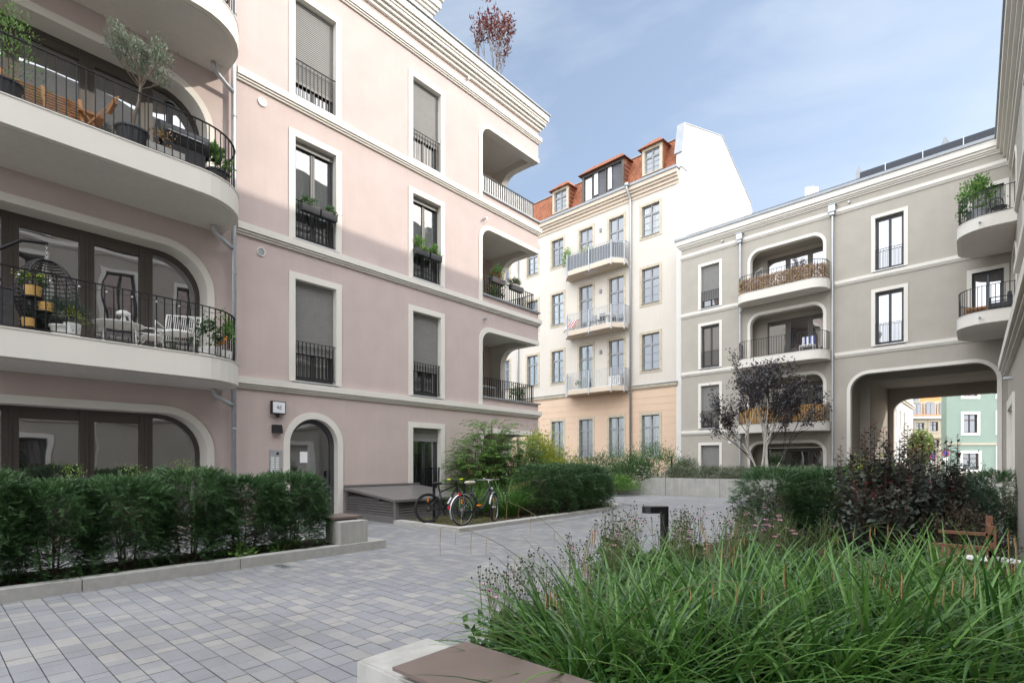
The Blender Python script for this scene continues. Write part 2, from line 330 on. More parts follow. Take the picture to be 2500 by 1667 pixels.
def frenchwin(b,x0,x1,z0,z1,shut=0.,rail=True,cur=False,trim=.16,dep=.19,frame='frame',sill=True,rh=1.0,glass='glass'):
    f=MB(); w=.055
    f.box(x0,x0+w,dep-.03,dep+.05,z0,z1).box(x1-w,x1,dep-.03,dep+.05,z0,z1).box(x0+w,x1-w,dep-.03,dep+.05,z1-.09,z1).box(x0+w,x1-w,dep-.03,dep+.05,z0,z0+.07)
    xm=(x0+x1)/2
    for a,c in ((x0+w,xm),(xm,x1-w)):       # two casements
        s=.055
        f.box(a+.003,a+s,dep-.015,dep+.04,z0+.073,z1-.093).box(c-s,c-.003,dep-.015,dep+.04,z0+.073,z1-.093).box(a+s,c-s,dep-.015,dep+.04,z1-.093-s,z1-.093).box(a+s,c-s,dep-.015,dep+.04,z0+.073,z0+.15)
    wn=f.build('window',frame,b)
    p=MB()
    p.box(x0+w+.05,xm-.05,dep+.010,dep+.016,z0+.14,z1-.14).box(xm+.05,x1-w-.05,dep+.010,dep+.016,z0+.14,z1-.14)
    p.build('pane','clearglass' if cur else glass,wn)
    if cur:
        curtain(x0+.1,xm-.1,z0+.1,z1-.12,dep+.14,wn); curtain(xm+.15,x1-.1,z0+.1,z1-.12,dep+.14,wn)
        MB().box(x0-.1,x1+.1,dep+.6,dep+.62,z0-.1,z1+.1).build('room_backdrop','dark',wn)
    t=MB().box(x0-trim,x0,-.03,dep+.06,z0-.02,z1+trim).box(x1,x1+trim,-.03,dep+.06,z0-.02,z1+trim).box(x0,x1,-.03,dep+.06,z1,z1+trim)
    t.build('surround','white',wn)
    if shut>0: shutter(x0+.012,x1-.012,z1-.002,shut,z0+.02,dep-.06,wn)
    if sill: MB().box(x0-.06,x1+.06,-.10,dep-.031,z0-.035,z0-.001).build('sill','sill',wn)
    if rail: railing([(x0-.0,.035),(x1+.0,.035)],z0+.10,z0+rh,'rail',wn,sp=.105)
    return wn
def band(par,x0,x1,z,p=.11,h=.155):        # string course: fascia over two rounded steps with shadow grooves between them
    mb=MB(); mb.box(x0,x1,-p,.02,z,z+h).box(x0,x1-.06,-p*.35,.02,z-.014,z-.0005).box(x0,x1-.04,-p*.72,.02,z-.052,z-.0145).box(x0,x1-.1,-p*.15,.02,z-.064,z-.0525).box(x0,x1-.08,-p*.45,.02,z-.10,z-.0645)
    mb.build('string_course','white',par)
def rrplan(x0,x1,d,r,n=9):
    return [(x0,0.)]+[(x0+r-r*math.cos(t),-d+r-r*math.sin(t)) for t in np.linspace(0,math.pi/2,n)]+[(x1-r+r*math.sin(t),-d+r-r*math.cos(t)) for t in np.linspace(0,math.pi/2,n)]+[(x1,0.)]
def inset(path,e):
    c=Vector((sum(p[0] for p in path)/len(path),0)); out=[]
    for i,p in enumerate(path):
        a=Vector(path[max(i-1,0)]); b=Vector(path[min(i+1,len(path)-1)]); d=(b-a).normalized(); n=Vector((-d.y,d.x)); out.append((p[0]+n.x*e,p[1]+n.y*e))
    return out
def balcony(b,x0,x1,ztop,d,r,th=.43,rail=True,rh=.96,rl=None,rg=None,y0=0.):
    pl=rrplan(x0,x1,d,r)
    sl=MB().prism(pl,ztop-th,ztop,XY).build('balcony','white',b)
    # soffit with a drip groove set 12 mm below the slab edge
    MB().prism(inset(pl,.12)[1:-1]+[(x1-.12,-.02),(x0+.12,-.02)],ztop-th-.012,ztop-th-.001,XY).build('soffit','soffit',sl)
    MB().prism(inset(pl,-.012)[1:-1]+[(x1+.012,-.02),(x0-.012,-.02)],ztop+.001,ztop+.02,XY).build('coping','white',sl)
    if rail:
        ip=inset(pl,.07); ip=[(x0+.07,-.03)]+ip[1:-1]+[(x1-.07,-.03)]
        railing(ip,ztop+.06,ztop+rh,'rail',sl,sp=.125)
    return sl
def glazing(b,x0,x1,z0,z1,r,y,ndiv,frame='brown',name='glazed_front',xs=None,rl=None):  # big glazed opening with round upper corners
    rl=r if rl is None else rl
    f=MB(); i=rr(x0+.07,x1-.07,z0+.05,z1-.09,max(rl-.07,0),max(r-.07,0)); o=rr(x0,x1,z0+.05,z1,rl,r)
    n=len(i); f.ring(i,o,y-.03,y+.05,y+.05); f.box(x0,x1,y-.03,y+.05,z0,z0+.12)
    xs=xs or [x0+(x1-x0)*k/ndiv for k in range(1,ndiv)]
    for x in xs:
        h=z1
        if x-x0<rl: h=z1-rl+math.sqrt(max(0,rl*rl-(rl-(x-x0))**2))
        if x1-x<r: h=z1-r+math.sqrt(max(0,r*r-(r-(x1-x))**2))
        f.box(x-.115,x+.115,y-.045,y+.05,z0+.12,h-.02).box(x-.02,x+.02,y-.06,y-.045,z0+.12,h-.05)
    # door sash top rails
    ed=[x0+.07]+[x for x in xs]+[x1-.07]
    for k in range(len(ed)-1):
        if ed[k]-x0>rl*.6-.01 or k>0:
            if x1-ed[k+1]>r*.6 or r==0: f.box(ed[k]+.10,ed[k+1]-.10,y-.028,y+.04,z1-.22,z1-.09)
    g=f.build(name,frame,b)
    MB().panel([p for p in rr(x0+.03,x1-.03,z0+.06,z1-.03,max(rl-.03,0),max(r-.03,0))],[],y+.016,y+.022,XZ).build('pane','glass',g)
    return g
# ================================================================== PINK HOUSE
FL=[0.,3.49,7.0,10.5]
TOPS=[2.49,5.98,9.50,13.0]
pk=thing('apartment_house','pink rendered apartment house with white bands and round-ended balconies beside the yew hedge','house',(*PINK.w(0),0),PINK.rot())
LG=[.12,3.69,7.20,10.70]      # loggia sill heights
poly=[(-12.5,-.3),(8.23,-.3)]
for k in range(4):
    poly+=[(8.23,LG[k]),(5.08,LG[k])]
    poly+=rr(5.08,9.,LG[k],TOPS[k]+.08,.47,0)[1:-2]+[(8.23,TOPS[k]+.08)]
poly+=[(8.23,14.75),(-12.5,14.75)]
holes=[]
colA=(-1.44,-.33); colB=(2.19,3.29)
for k in range(4):
    zb=FL[k]-.04
    for c in (colA,colB):
        if k==0 and c is colA: continue
        holes.append([(c[0]-.08,zb-.01 if k else .32),(c[0]-.08,TOPS[k]+.12),(c[1]+.08,TOPS[k]+.12),(c[1]+.08,zb-.01 if k else .32)])
    holes.append(rr(-7.65,-3.37,FL[k]+.02 if k else .1,TOPS[k]+.05,.88,.88)[::1])
holes.append([(p[0],p[1]) for p in rr(-1.66,-.21,.02,2.66,.725,.725,12)])
MB().panel(poly,holes,0,.28,XZ).build('wall','pink',pk)
w=MB()      # side wall on the corner with its round-topped loggia openings
sp=[(11,-.3),(.28,-.3)]
for k in range(4):
    r=.62; zt=TOPS[k]
    sp+=[(.28,LG[k]-.02),(1.72,LG[k]-.02)]+[(1.72-r+r*math.cos(t),zt-r+r*math.sin(t)) for t in np.linspace(0,math.pi/2,9)]+[(.28,zt)]
sp+=[(.28,14.75),(11,14.75)]
w.panel(sp,[],7.95,8.23,lambda a,b,h:(h,a,b)).build('side_wall','white',pk)
m=MB().box(-12.5,8.2,.3,11,14.45,14.7).box(-12.5,8.2,10.8,11,-.2,14.45).box(-12.5,-12.3,.3,10.8,-.2,14.45).build('roof','zinc',pk)
for z in (3.275,6.795,10.30): band(pk,-2.82,8.23+.11,z)
band(pk,-12.5,8.23+.11,13.81)
c=MB()
for (z0,z1,p) in ((14.22,14.32,.08),(14.325,14.42,.15),(14.425,14.52,.22),(14.525,14.60,.25),(14.605,14.83,.30)): c.box(-12.5,8.23+p,-p,.1,z0,z1)
c.build('cornice','white',pk)
c=MB().box(-12.5,8.58,-.35,.5,14.835,14.87)
for i in range(9): c.box(-8+i*1.9,-7.97+i*1.9,-.2,-.17,14.871,15.0)
c.build('eaves_flashing','zinc',pk)
a=MB().box(-12.5,4.38,1.8,9,14.71,17.62); a.build('attic','pink',pk)
a=MB()
for (z0,z1,p) in ((17.15,17.27,.06),(17.275,17.38,.13),(17.385,17.5,.2),(17.505,17.75,.27)): a.box(-12.5,4.38+p,1.8-p,2.,z0,z1)
a.box(-12.5,4.72,1.46,9,17.755,17.80); a.build('attic_cornice','white',pk)
# windows
sh={('A',1):.72,('A',3):.80,('B',0):.16,('B',1):.70,('B',3):.66}
for k in range(4):
    for nm,c in (('A',colA),('B',colB)):
        if k==0 and nm=='A': continue
        frenchwin(pk,c[0],c[1],FL[k] if k else .30,TOPS[k]+.03,shut=sh.get((nm,k),.04),cur=(nm,k) in (('A',2),('B',2),('B',0)))
# left wing: glazed fronts in round-cornered openings, balconies
for k in range(4):
    z0=FL[k]+.03 if k else .12; zt=TOPS[k]
    i=rr(-7.58,-3.43,z0,zt,.82,.82,12); o_=rr(-7.73,-3.285,z0,zt+.15,.97,.97,12)
    g=glazing(pk,-7.58,-3.43,z0,zt,.82,.46,4,xs=[-6.52,-5.43,-4.45])
    MB().ring(i,o_,-.03,.47).build('surround','white',g)
    if k: balcony(pk,-8.2,-3.10,FL[k],1.66,1.0)
# loggias
for k in range(4):
    lg=MB().box(4.9,7.949,2.3,2.45,LG[k]-.5,TOPS[k]+.35).box(4.75,4.9,.281,2.45,LG[k]-.5,TOPS[k]+.35).build('loggia','pink',pk)
    MB().box(4.91,7.949,.281,2.299,TOPS[k]+.22,TOPS[k]+.34).build('ceiling','white',lg)
    MB().box(4.91,7.949,.281,2.299,LG[k]-.45,LG[k]-.22).build('floor_slab','concrete',lg)
    i=rr(5.15,9.,LG[k]-.24 if k else .0,TOPS[k],.4,0)[:-2]+[(8.26,TOPS[k])]; o_=rr(4.99,9.,LG[k]-.24 if k else .0,TOPS[k]+.16,.56,0)[:-2]+[(8.26,TOPS[k]+.16)]
    t=MB().ring(i,o_,-.03,.283); t.build('surround','white',lg)
    f=MB().box(6.55,6.63,2.22,2.299,LG[k]-.2,TOPS[k]-.05).box(7.4,7.48,2.22,2.299,LG[k]-.2,TOPS[k]-.05).box(6.63,7.4,2.22,2.299,TOPS[k]-.15,TOPS[k]-.05).box(5.2,6.55,2.22,2.299,TOPS[k]-.15,TOPS[k]-.05)
    d=f.build('door','frame',lg); MB().box(5.2,6.54,2.26,2.27,LG[k]-.2,TOPS[k]-.16).box(6.64,7.39,2.26,2.27,LG[k]-.2,TOPS[k]-.16).build('pane','glass',d)
    if k==1: shutter(5.3,7.38,TOPS[k]-.16,.9,LG[k],2.21,d)
    if k:
        MB().box(5.16,8.30,-.07,.30,LG[k]+.001,LG[k]+.05).box(7.94,8.30,.301,1.70,LG[k]+.001,LG[k]+.05).build('coping','zinc',lg)
        railing([(5.16,.10),(8.06,.10),(8.06,1.7)],LG[k]+.06,LG[k]+.72,'rail',lg,sp=.115,bw=.018)
    if k==3:
        q=MB()
        for j in range(11): q.box(5.2+j*.26,5.2+j*.26+.245,.118,.128,LG[k]+.08,LG[k]+.69+.02*math.sin(j*2.1))
        q.build('privacy_screen','fabric',lg)
# entrance door
i=rr(-1.58,-.29,.0,2.57,.645,.645,14); o_=rr(-1.74,-.13,.0,2.73,.805,.805,14)
d=MB(); d.ring(rr(-1.50,-.40,.02,2.46,.55,.55,14),rr(-1.58,-.29,.02,2.57,.645,.645,14),.16,.26,.26); d.box(-1.58,-.29,.16,.25,-.0,.06).box(-.52,-.47,.12,.16,.85,1.25)
d=d.build('entrance_door','frame',pk)
MB().panel(rr(-1.53,-.36,.05,2.5,.58,.58,14),[],.20,.206,XZ).build('pane','clearglass',d)
MB().ring(i,o_,-.03,.27).build('surround','white',d)
MB().box(-2.2,.4,1.6,1.64,-.1,3.1).box(-2.24,-2.2,.3,1.6,-.1,3.1).box(.4,.44,.3,1.6,-.1,3.1).build('hallway','wood',d)
MB().box(-1.22,-1.02,.185,.188,1.46,1.74).build('notice','paper',d)
# vents, spouts, downpipe
for (x,z) in ((-2.24,9.96),(-2.27,6.42)):
    v=MB().lathe([(.075,-.015),(.08,-.03),(.10,-.03),(.10,.02)],(0,0,0),22).build('vent','whitepl',pk); v.location=(x,0,z); v.rotation_euler=(R(-90),0,0)
    g=MB()
    for q in range(5): g.box(-.07,.07,-.062+q*.027,-.047+q*.027,-.022,-.012)
    g.build('louvre','galv',v)
for (u,vv) in ((1137,197),(1180,536),(1181,779),(1181,1031)):
    x,z=PINK.s(u),PINK.z(u,vv); MB().tube([(x,.05,z),(x,-.17,z)],.035,12).build('overflow_spout','galv',pk,smooth=False)
p=MB().tube([(-2.93,-.16,.02),(-2.93,-.16,14.5)],.052,14)
for k in range(4):
    for z in (FL[k]+1.0,FL[k]+2.2): p.tube([(-2.93,-.16,z),(-2.93,-.16,z+.03)],.06,14)
for k in (1,2,3):
    zb=FL[k]-.43; p.tube([(-3.42,-.35,zb+.01),(-3.42,-.35,zb-.06),(-3.41,-.345,zb-.12),(-3.36,-.33,zb-.17),(-3.1,-.22,zb-.27),(-2.93,-.16,zb-.33)],.048,12)
p.build('downpipe','galv',pk,smooth=True)
for k in (1,2,3): MB().tube([(-3.2,-.62,FL[k]-.20),(-3.02,-.62,FL[k]-.20)],.028,10).build('overflow_spout','galv',pk)
# ================================================================== OLD CREAM HOUSE
cr=thing('old_town_house','old cream house with red tiled mansard roof and apricot ground floor','house',(*CRE.w(0),0),CRE.rot())
EV=19.95
crc=[(-2.96,-1.35),(-5.54,-4.01),(-8.10,-6.58),(-10.72,-9.25),(-13.26,-11.80),(-16.3,-14.9),(-18.8,-17.4)]
rows=[(1.72,4.78),(7.40,10.12),(11.78,14.45),(16.22,18.58)]
ins=.19
def cz(ci,ri):
    z0,z1=rows[ri]
    if ri and ci in (1,2): z0={1:6.75,2:10.95,3:15.3}[ri]
    return z0,z1
for nm,za,zb_,mt in (('ground_storey_wall',-.3,6.60,'apricot'),('wall',6.60,19.3,'cream')):
    hs=[]
    for ci,(a,b) in enumerate(crc):
        for ri in range(4):
            z0,z1=cz(ci,ri)
            if za<z0<zb_: hs.append([(a+.08,z0+.08),(a+.08,z1-.08),(b-.08,z1-.08),(b-.08,z0+.08)])
    MB().panel([(-22,za),(-.001,za),(-.001,zb_),(-22,zb_)],hs,0,.3,XZ).build(nm,mt,cr)
q=MB()      # shallow rustication: courses proud of the joints
zc=1.1
spans=[(-22,-18.8)]+[(-17.4,-16.3),(-14.9,-13.26),(-11.80,-10.72),(-9.25,-8.10),(-6.58,-5.54),(-4.01,-2.96),(-1.35,-.01)]
for j in range(13):
    z0=.9+j*.44; z1=z0+.425
    if z1>6.3: break
    if z1<1.68 or z0>4.80: q.box(-22,-.01,-.018,.01,z0,z1)
    else:
        for a,b in spans: q.box(a+.01,b-.01,-.018,.01,z0,z1)
q.build('rustication','apricot',cr)
MB().box(-22,-.01,-.05,.01,-.2,.86).build('plinth','stone',cr)
s=MB().box(-22,-.28,-.12,.01,6.42,6.58).box(-22,-.28,-.07,.01,6.34,6.42); s.build('string_course','stone',cr); MB().box(-22,-.24,-.17,.01,6.585,6.63).build('band_flashing','zinc',cr)
M['corniceplaster']=mat('pale_peach_plaster',(.60,.51,.41),.9,.04,1.)
c=MB()
for z0,z1,p in ((19.1,19.3,.06),(19.305,19.5,.16),(19.505,19.66,.28),(19.665,19.92,.40)): c.box(-22,-.15,-p,.35,z0,z1)
c.build('eaves_cornice','corniceplaster',cr)
MB().box(-22,-.08,-.48,.4,19.925,20.08).build('gutter','zinc',cr)
M['clearold']=glassmat('clear_old_glass',(.03,.03,.03),.10,.85)
# mansard
n_=[(.12,20.081),(1.0,22.55),(1.08,22.50),(6.2,24.3),(11.7,21.7),(12.,20.0),(.2,20.0)]
M['tile']=mat('red_roof_tiles',(.44,.17,.085),.85,.25,2.6,c2=(.27,.095,.05))
t=M['tile'].node_tree; bsdf=t.nodes['Principled BSDF']; wv=t.nodes.new('ShaderNodeTexBrick'); wv.inputs['Scale'].default_value=1; wv.inputs['Brick Width'].default_value=.18; wv.inputs['Row Height'].default_value=.155; wv.inputs['Mortar Size'].default_value=.012; wv.inputs['Color1'].default_value=(1,1,1,1); wv.inputs['Color2'].default_value=(.7,.66,.62,1); wv.inputs['Mortar'].default_value=(.3,.28,.26,1)
tcx=t.nodes.new('ShaderNodeTexCoord'); mpx=t.nodes.new('ShaderNodeMapping'); mpx.inputs['Rotation'].default_value=(R(90),0,0); t.links.new(tcx.outputs['Object'],mpx.inputs[0]); t.links.new(mpx.outputs[0],wv.inputs['Vector'])
mm=t.nodes.new('ShaderNodeMixRGB'); mm.blend_type='MULTIPLY'; mm.inputs[0].default_value=.9; l=bsdf.inputs['Base Color'].links[0].from_socket; t.links.new(l,mm.inputs[1]); t.links.new(wv.outputs['Color'],mm.inputs[2]); t.links.new(mm.outputs[0],bsdf.inputs['Base Color'])
bp=t.nodes.new('ShaderNodeBump'); bp.inputs['Strength'].default_value=.8; bp.inputs['Distance'].default_value=.04; t.links.new(wv.outputs['Color'],bp.inputs['Height']); t.links.new(bp.outputs[0],bsdf.inputs['Normal'])
roof=MB().prism(n_,-22,-.35,YZ).build('mansard_roof','tile',cr)
MB().box(-22,-.35,.93,1.15,22.56,22.62).build('roof_edge_strip','zinc',cr)
def oldwin(x0,x1,z0,z1,par,door=False,y=.0,frame=True,rail=False,cur=0):
    f=MB(); a,b=x0+.17,x1-.17; c,d=z0+.17,z1-.17; w=.06; yy=y+.14
    if door: c=z0
    f.box(a,a+w,yy,yy+.06,c,d).box(b-w,b,yy,yy+.06,c,d).box(a+w,b-w,yy,yy+.06,c,c+w+.03).box(a+w,b-w,yy,yy+.06,d-w,d)
    xm=(a+b)/2; zt=d-.30*(d-c); f.box(xm-.055,xm+.055,yy-.02,yy+.06,c+w+.03,d-w).box(a+w,xm-.055,yy-.025,yy+.06,zt-.06,zt+.06).box(xm+.055,b-w,yy-.025,yy+.06,zt-.06,zt+.06)
    for q in (.33,.66):
        zz=c+(zt-c)*q; f.box(a+w,xm-.055,yy+.01,yy+.05,zz-.014,zz+.014).box(xm+.055,b-w,yy+.01,yy+.05,zz-.014,zz+.014)
    wn=f.build('window','greyframe',par)
    MB().box(a+.03,b-.03,yy+.03,yy+.035,c+.05,d-.03).build('pane','clearold' if cur else 'oldglass',wn)
    if cur:
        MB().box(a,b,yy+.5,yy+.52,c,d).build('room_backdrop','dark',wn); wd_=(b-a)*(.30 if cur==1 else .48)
        curtain(a+.03,a+wd_,c+.05,d-.05,yy+.14,wn,amp=.025,per=.09); curtain(b-wd_,b-.03,c+.05,d-.05,yy+.14,wn,amp=.025,per=.09)
    if frame:
        t=MB().box(x0,a,y-.03,yy,z0,z1).box(b,x1,y-.03,yy,z0,z1).box(a,b,y-.03,yy,d,z1)
        if not door: t.box(a,b,y-.03,yy,z0,c)
        t.build('surround','stone',wn)
        if not door: MB().box(a-.02,b+.02,y-.09,yy-.002,c+.001,c+.03).build('sill','zinc',wn)
    if rail:
        r=MB()
        for q in range(5): r.box(a-.02,b+.02,y-.012,y+.002,c+.25+q*.16,c+.265+q*.16)
        r.box(a-.02,a+.01,y-.04,y-.012,c+.2,c+.95).box(b-.01,b+.02,y-.04,y-.012,c+.2,c+.95); r.build('railing','greyframe',wn)
    return wn
for ci,(a,b) in enumerate(crc):
    for ri in range(4):
        z0,z1=cz(ci,ri); oldwin(a,b,z0,z1,cr,door=(ri>0 and ci in (1,2)),rail=ri==0,cur={(0,3):1,(3,1):2,(3,2):2,(4,3):2,(0,0):1,(1,0):1,(3,0):2,(2,1):1,(4,1):1,(1,2):0}.get((ci,ri),0))
M['darkroom']=mat('dim_attic_room',(.10,.10,.11),.6,.2,1.5)
# dormers
def dormer(x0,x1,z0,z1,par,wide=False):
    d=MB(); y0=-.02; hd=.45
    d.box(x0-.02,x0+.16,y0,1.1,z0,z1+.06).box(x1-.16,x1+.02,y0,1.1,z0,z1+.06).box(x0+.16,x1-.16,y0,.5,z1-.1,z1+.06).box(x0+.16,x1-.16,y0,.5,z0,z0+.06)
    dm=d.build('dormer','brown' if wide else 'stone',par)
    h=.75; e=.24
    v=[(x0-e,y0-e,z1+.06),(x1+e,y0-e,z1+.06),(x1+e,2.6,z1+.06),(x0-e,2.6,z1+.06),(x0+.45,y0+.5,z1+h),(x1-.45,y0+.5,z1+h),(x1-.45,2.6,z1+h+.1),(x0+.45,2.6,z1+h+.1)]
    q=MB(); q.add(v,[(3,2,1,0),(0,1,5,4),(1,2,6,5),(2,3,7,6),(3,0,4,7),(4,5,6,7)]); q.build('dormer_roof','tile',dm)
    MB().box(x1+.025,x1+.06,y0+.1,1.2,z0,z1+.05).build('cheek','tile',dm); MB().box(x0-.06,x0-.025,y0+.1,1.2,z0,z1+.05).build('cheek','tile',dm)
    if wide:
        f=MB()
        for x in (x0+.9,x0+1.95): f.box(x-.05,x+.05,y0+.1,y0+.2,z0+.06,z1-.1)
        f.build('post','brown',dm)
        MB().box(x0+.16,x1-.16,.16,.17,z0+.06,z1-.1).build('pane','darkroom',dm)
        for x in (x0+1.0,x0+2.15):
            curtain(x,x+.30,z0+.25,z1-.15,y0+.08,dm,'fabric',.04,.12)
        MB().box(x0+.2,x0+.75,.10,.13,z0+.06,z1-.25).build('white_panel','firewall',dm)
    else:
        oldwin(x0,x1,z0-.1,z1+.06,dm,frame=False,y=-.02)
for a in ((-15.75,-14.3),(-10.46,-8.98),(-2.75,-1.35)): dormer(a[0],a[1],20.45,22.12,cr)
dormer(-7.66,-4.2,20.35,22.25,cr,True)
# gable firewall
gp=[(-.02,-.3),(-.02,20.1),(.0,21.15),(.45,22.95),(6.2,24.7),(11.8,21.95),(12.2,21.2),(12.2,-.3)]
MB().prism(gp,-.34,.0,YZ).build('gable_wall','firewall',cr)
g=MB()
for (p,q) in zip(gp[2:6],gp[3:7]): g.bar((-.17,p[0],p[1]+.03),(-.17,q[0],q[1]+.03),.44,.05)
g.bar((-.19,-.07,20.95),(-.19,.37,22.97),.52,.09); g.build('gable_coping','zinc',cr)
MB().box(-.4,.05,-.06,.75,20.02,20.09).build('corner_coping','zinc',cr)
# chimney-shaft strips on the gable
g=MB().box(.001,.05,4.1,4.45,14,20.9).box(.001,.05,7.3,7.6,14,18.5); g.build('flue_strip','cream',cr)
p=MB().tube([(-3.59,-.62,20.0),(-3.59,-.60,19.7),(-3.59,-.2,19.3),(-3.59,-.13,19.0),(-3.59,-.13,.3)],.07,12); p.box(-3.72,-3.46,-.7,-.52,19.9,20.1)
p.tube([(-14.05,-.13,19.0),(-14.05,-.13,.3)],.07,12)
p.build('downpipe','galv',cr,smooth=True)
for k,zt in enumerate((6.62,10.85,15.15)):
    pl=[(-8.75,0.),(-8.75,-.55),(-8.1,-1.25),(-4.35,-1.25),(-3.75,-.55),(-3.75,0.)]
    sl=MB().prism(pl,zt-.30,zt,XY).build('balcony','corniceplaster',cr)
    MB().prism(inset(pl,.02)[0:6],zt-.31+.312,zt+.03,XY).build('floor_slab','firewall',sl)
    pr=[(-8.72,-.03),(-8.72,-.53),(-8.08,-1.2),(-6.2,-1.2),(-4.37,-1.2),(-3.78,-.53),(-3.78,-.03)]
    railing(pr,zt+.08,zt+1.22,'galv',sl,sp=.13,bw=.018,tw=.05)
    pp=MB()
    for x,y in pr[1:-1]: pp.box(x-.03,x+.03,y-.09,y-.03,zt-.42,zt+1.22)
    pp.build('railing_post','galv',sl)
    if k: MB().box(-6.9,-6.0,-.9,-.45,zt-.325,zt-.301).build('hatch_cover','sill',sl)
    MB().tube([(-3.72,-.4,zt-.25),(-3.66,-.3,zt-.42),(-3.59,-.15,zt-.5)],.035,8).build('drain_spout','galv',sl)
    if k==2:
        q=MB()
        for (a,b) in zip(inset(pr,.06)[1:-2],inset(pr,.06)[2:-1]): q.bar((a[0],a[1],zt+.6),(b[0],b[1],zt+.6),.012,1.0)
        M['screen']=mat('grey_screen_fabric',(.17,.18,.19),.8,.2,9,stretch=(9,9,1)); q.build('privacy_screen','screen',sl)
for x in (-6.05,): 
    for z in (9.3,13.6,17.9): MB().box(x-.07,x+.07,-.12,0,z-.12,z+.12).build('wall_lamp','greyframe',cr)
# ================================================================== BEIGE HOUSE
be=thing('apartment_house','beige rendered apartment house with a tall passage through its ground storeys','house',(*BEI.w(0),0),BEI.rot())
b1=(1.23,2.34); b2=(9.85,10.95)
RT=14.62
holes=[]
for k in range(4):
    z0=FL[k] if k else .45
    holes.append([(b1[0]-.08,z0-.05),(b1[0]-.08,TOPS[k]+.11),(b1[1]+.08,TOPS[k]+.11),(b1[1]+.08,z0-.05)])
    if k>1: holes.append([(b2[0]-.08,z0-.05),(b2[0]-.08,TOPS[k]+.11),(b2[1]+.08,TOPS[k]+.11),(b2[1]+.08,z0-.05)]); holes.append([(13.2,z0),(13.2,TOPS[k]+.0),(14.3,TOPS[k]+.0),(14.3,z0)])
    holes.append(rr(4.00,7.74,FL[k]+.02 if k else .3,TOPS[k]+.05,.6,.6))
po=[(0,-.3),(8.77,-.3)]+rr(8.77,14.16,-.3,5.80,.84,.84)[1:-1]+[(14.16,-.3),(15.2,-.3),(15.2,RT),(0,RT)]
MB().panel(po,holes,0,.3,XZ).build('wall','beige',be)
MB().box(0,15.2,.31,11,14.4,RT-.01).box(0,.2,.3,11,-.2,14.4).build('roof','zinc',be)
band(be,-.04,3.52,3.22,.09); band(be,-.04,3.52,6.74,.09); band(be,-.04,3.5,10.26,.09); band(be,8.18,15.2,6.72,.09); band(be,8.18,15.2,10.25,.09); band(be,-.06,3.5,13.80,.09); band(be,3.66,8.05,13.80,.09); band(be,8.2,15.2,13.80,.09)
c=MB()
for z0,z1,p in ((14.30,14.37,.05),(14.375,14.44,.11),(14.445,14.55,.17),(14.555,14.84,.24)): c.box(-p,15.2,-p,.1,z0,z1)
c.build('cornice','white',be)
MB().box(-.33,15.2,-.30,.5,14.845,14.98).build('eaves_flashing','zinc',be)
railing([(.35,.05),(9.3,.05)],14.99,15.16,'rail',be,sp=.22,bw=.016,bottom=False,name='snow_guard')
sl=MB(); sl.add([(9.15,.25,15.0),(15.2,.25,15.0),(15.2,.42,15.62),(9.15,.42,15.62),(9.15,.9,15.0),(15.2,.9,15.0)],[(0,1,2,3),(0,3,4),(1,5,2),(3,2,5,4)]); sl.build('slate_parapet','slate',be)
for x in (9.05,12.35): MB().prism([(x-.17,15.0),(x+.17,15.0),(x+.15,15.75),(x+.02,16.05),(x-.06,16.05),(x-.14,15.8)],.7,.85,XZ).build('roof_vent','zinc',be)
for x in (10.2,11.6,13.0): MB().box(x,x+.03,.15,.18,14.985,15.55).build('roof_post','galv',be)
frenchwin(be,*b1,FL[3],TOPS[3],shut=.80); frenchwin(be,*b1,FL[2],TOPS[2],shut=.02); frenchwin(be,*b1,FL[1],TOPS[1],shut=.66); frenchwin(be,*b1,.45,TOPS[0],shut=.98,rail=False)
frenchwin(be,*b2,FL[3],TOPS[3]); frenchwin(be,*b2,FL[2],TOPS[2])
w=frenchwin(be,13.3,14.3,FL[2],TOPS[2],rail=False,sill=False); w=frenchwin(be,13.3,14.3,FL[3],TOPS[3],shut=.98,rail=False,sill=False)
for k in range(4):
    z0=FL[k]+.03 if k else .32; zt=TOPS[k]
    rec=MB().box(3.75,4.55,1.25,1.35,z0-.1,zt+.2).box(7.75,8.0,.301,1.35,z0-.1,zt+.2).box(3.6,3.75,.301,1.35,z0-.1,zt+.2).box(4.55,7.75,1.25,1.35,zt-.20,zt+.2).box(3.75,7.75,.301,1.249,zt+.06,zt+.18).box(3.75,7.75,.301,1.249,z0-.15,z0-.02).build('loggia','beige',be)
    i=rr(4.08,7.66,z0,zt,.52,.52,10); o_=rr(3.93,7.81,z0,zt+.15,.67,.67,10)
    MB().ring(i,o_,-.03,.302).build('surround','white',rec)
    g=glazing(be,4.56,7.74,z0,zt-.21,0,1.22,3,xs=[5.62,6.72],name='glazed_front')
    if k: balcony(be,3.62,8.02,FL[k],1.15,.75,th=.44)
    MB().tube([(3.75,-.3,FL[k]-.44),(3.73,-.28,FL[k]-.55),(3.62,-.2,FL[k]-.68),(3.57,-.13,FL[k]-.74)],.045,10).build('drain_spout','galv',be) if k else None
p=MB()
for x in (3.57,8.10):
    p.tube([(x,-.13,13.75),(x,-.13,.75),(x+.03,-.15,.6),(x+.2,-.22,.45)],.052,12).box(x-.15,x+.15,-.30,-.02,13.85,14.18).box(x-.18,x+.18,-.33,-.01,14.185,14.21).box(x-.1,x+.1,-.25,-.04,13.70,13.848)
    for z in (2.2,4.4,7.9,11.4): p.tube([(x,-.13,z),(x,-.13,z+.03)],.062,12)
p.build('downpipe','galv',be)
for x,u in ((2.55,None),(8.8,None)): MB().tube([(x,.02,14.12),(x,-.16,14.12)],.045,12).build('overflow_spout','galv',be)
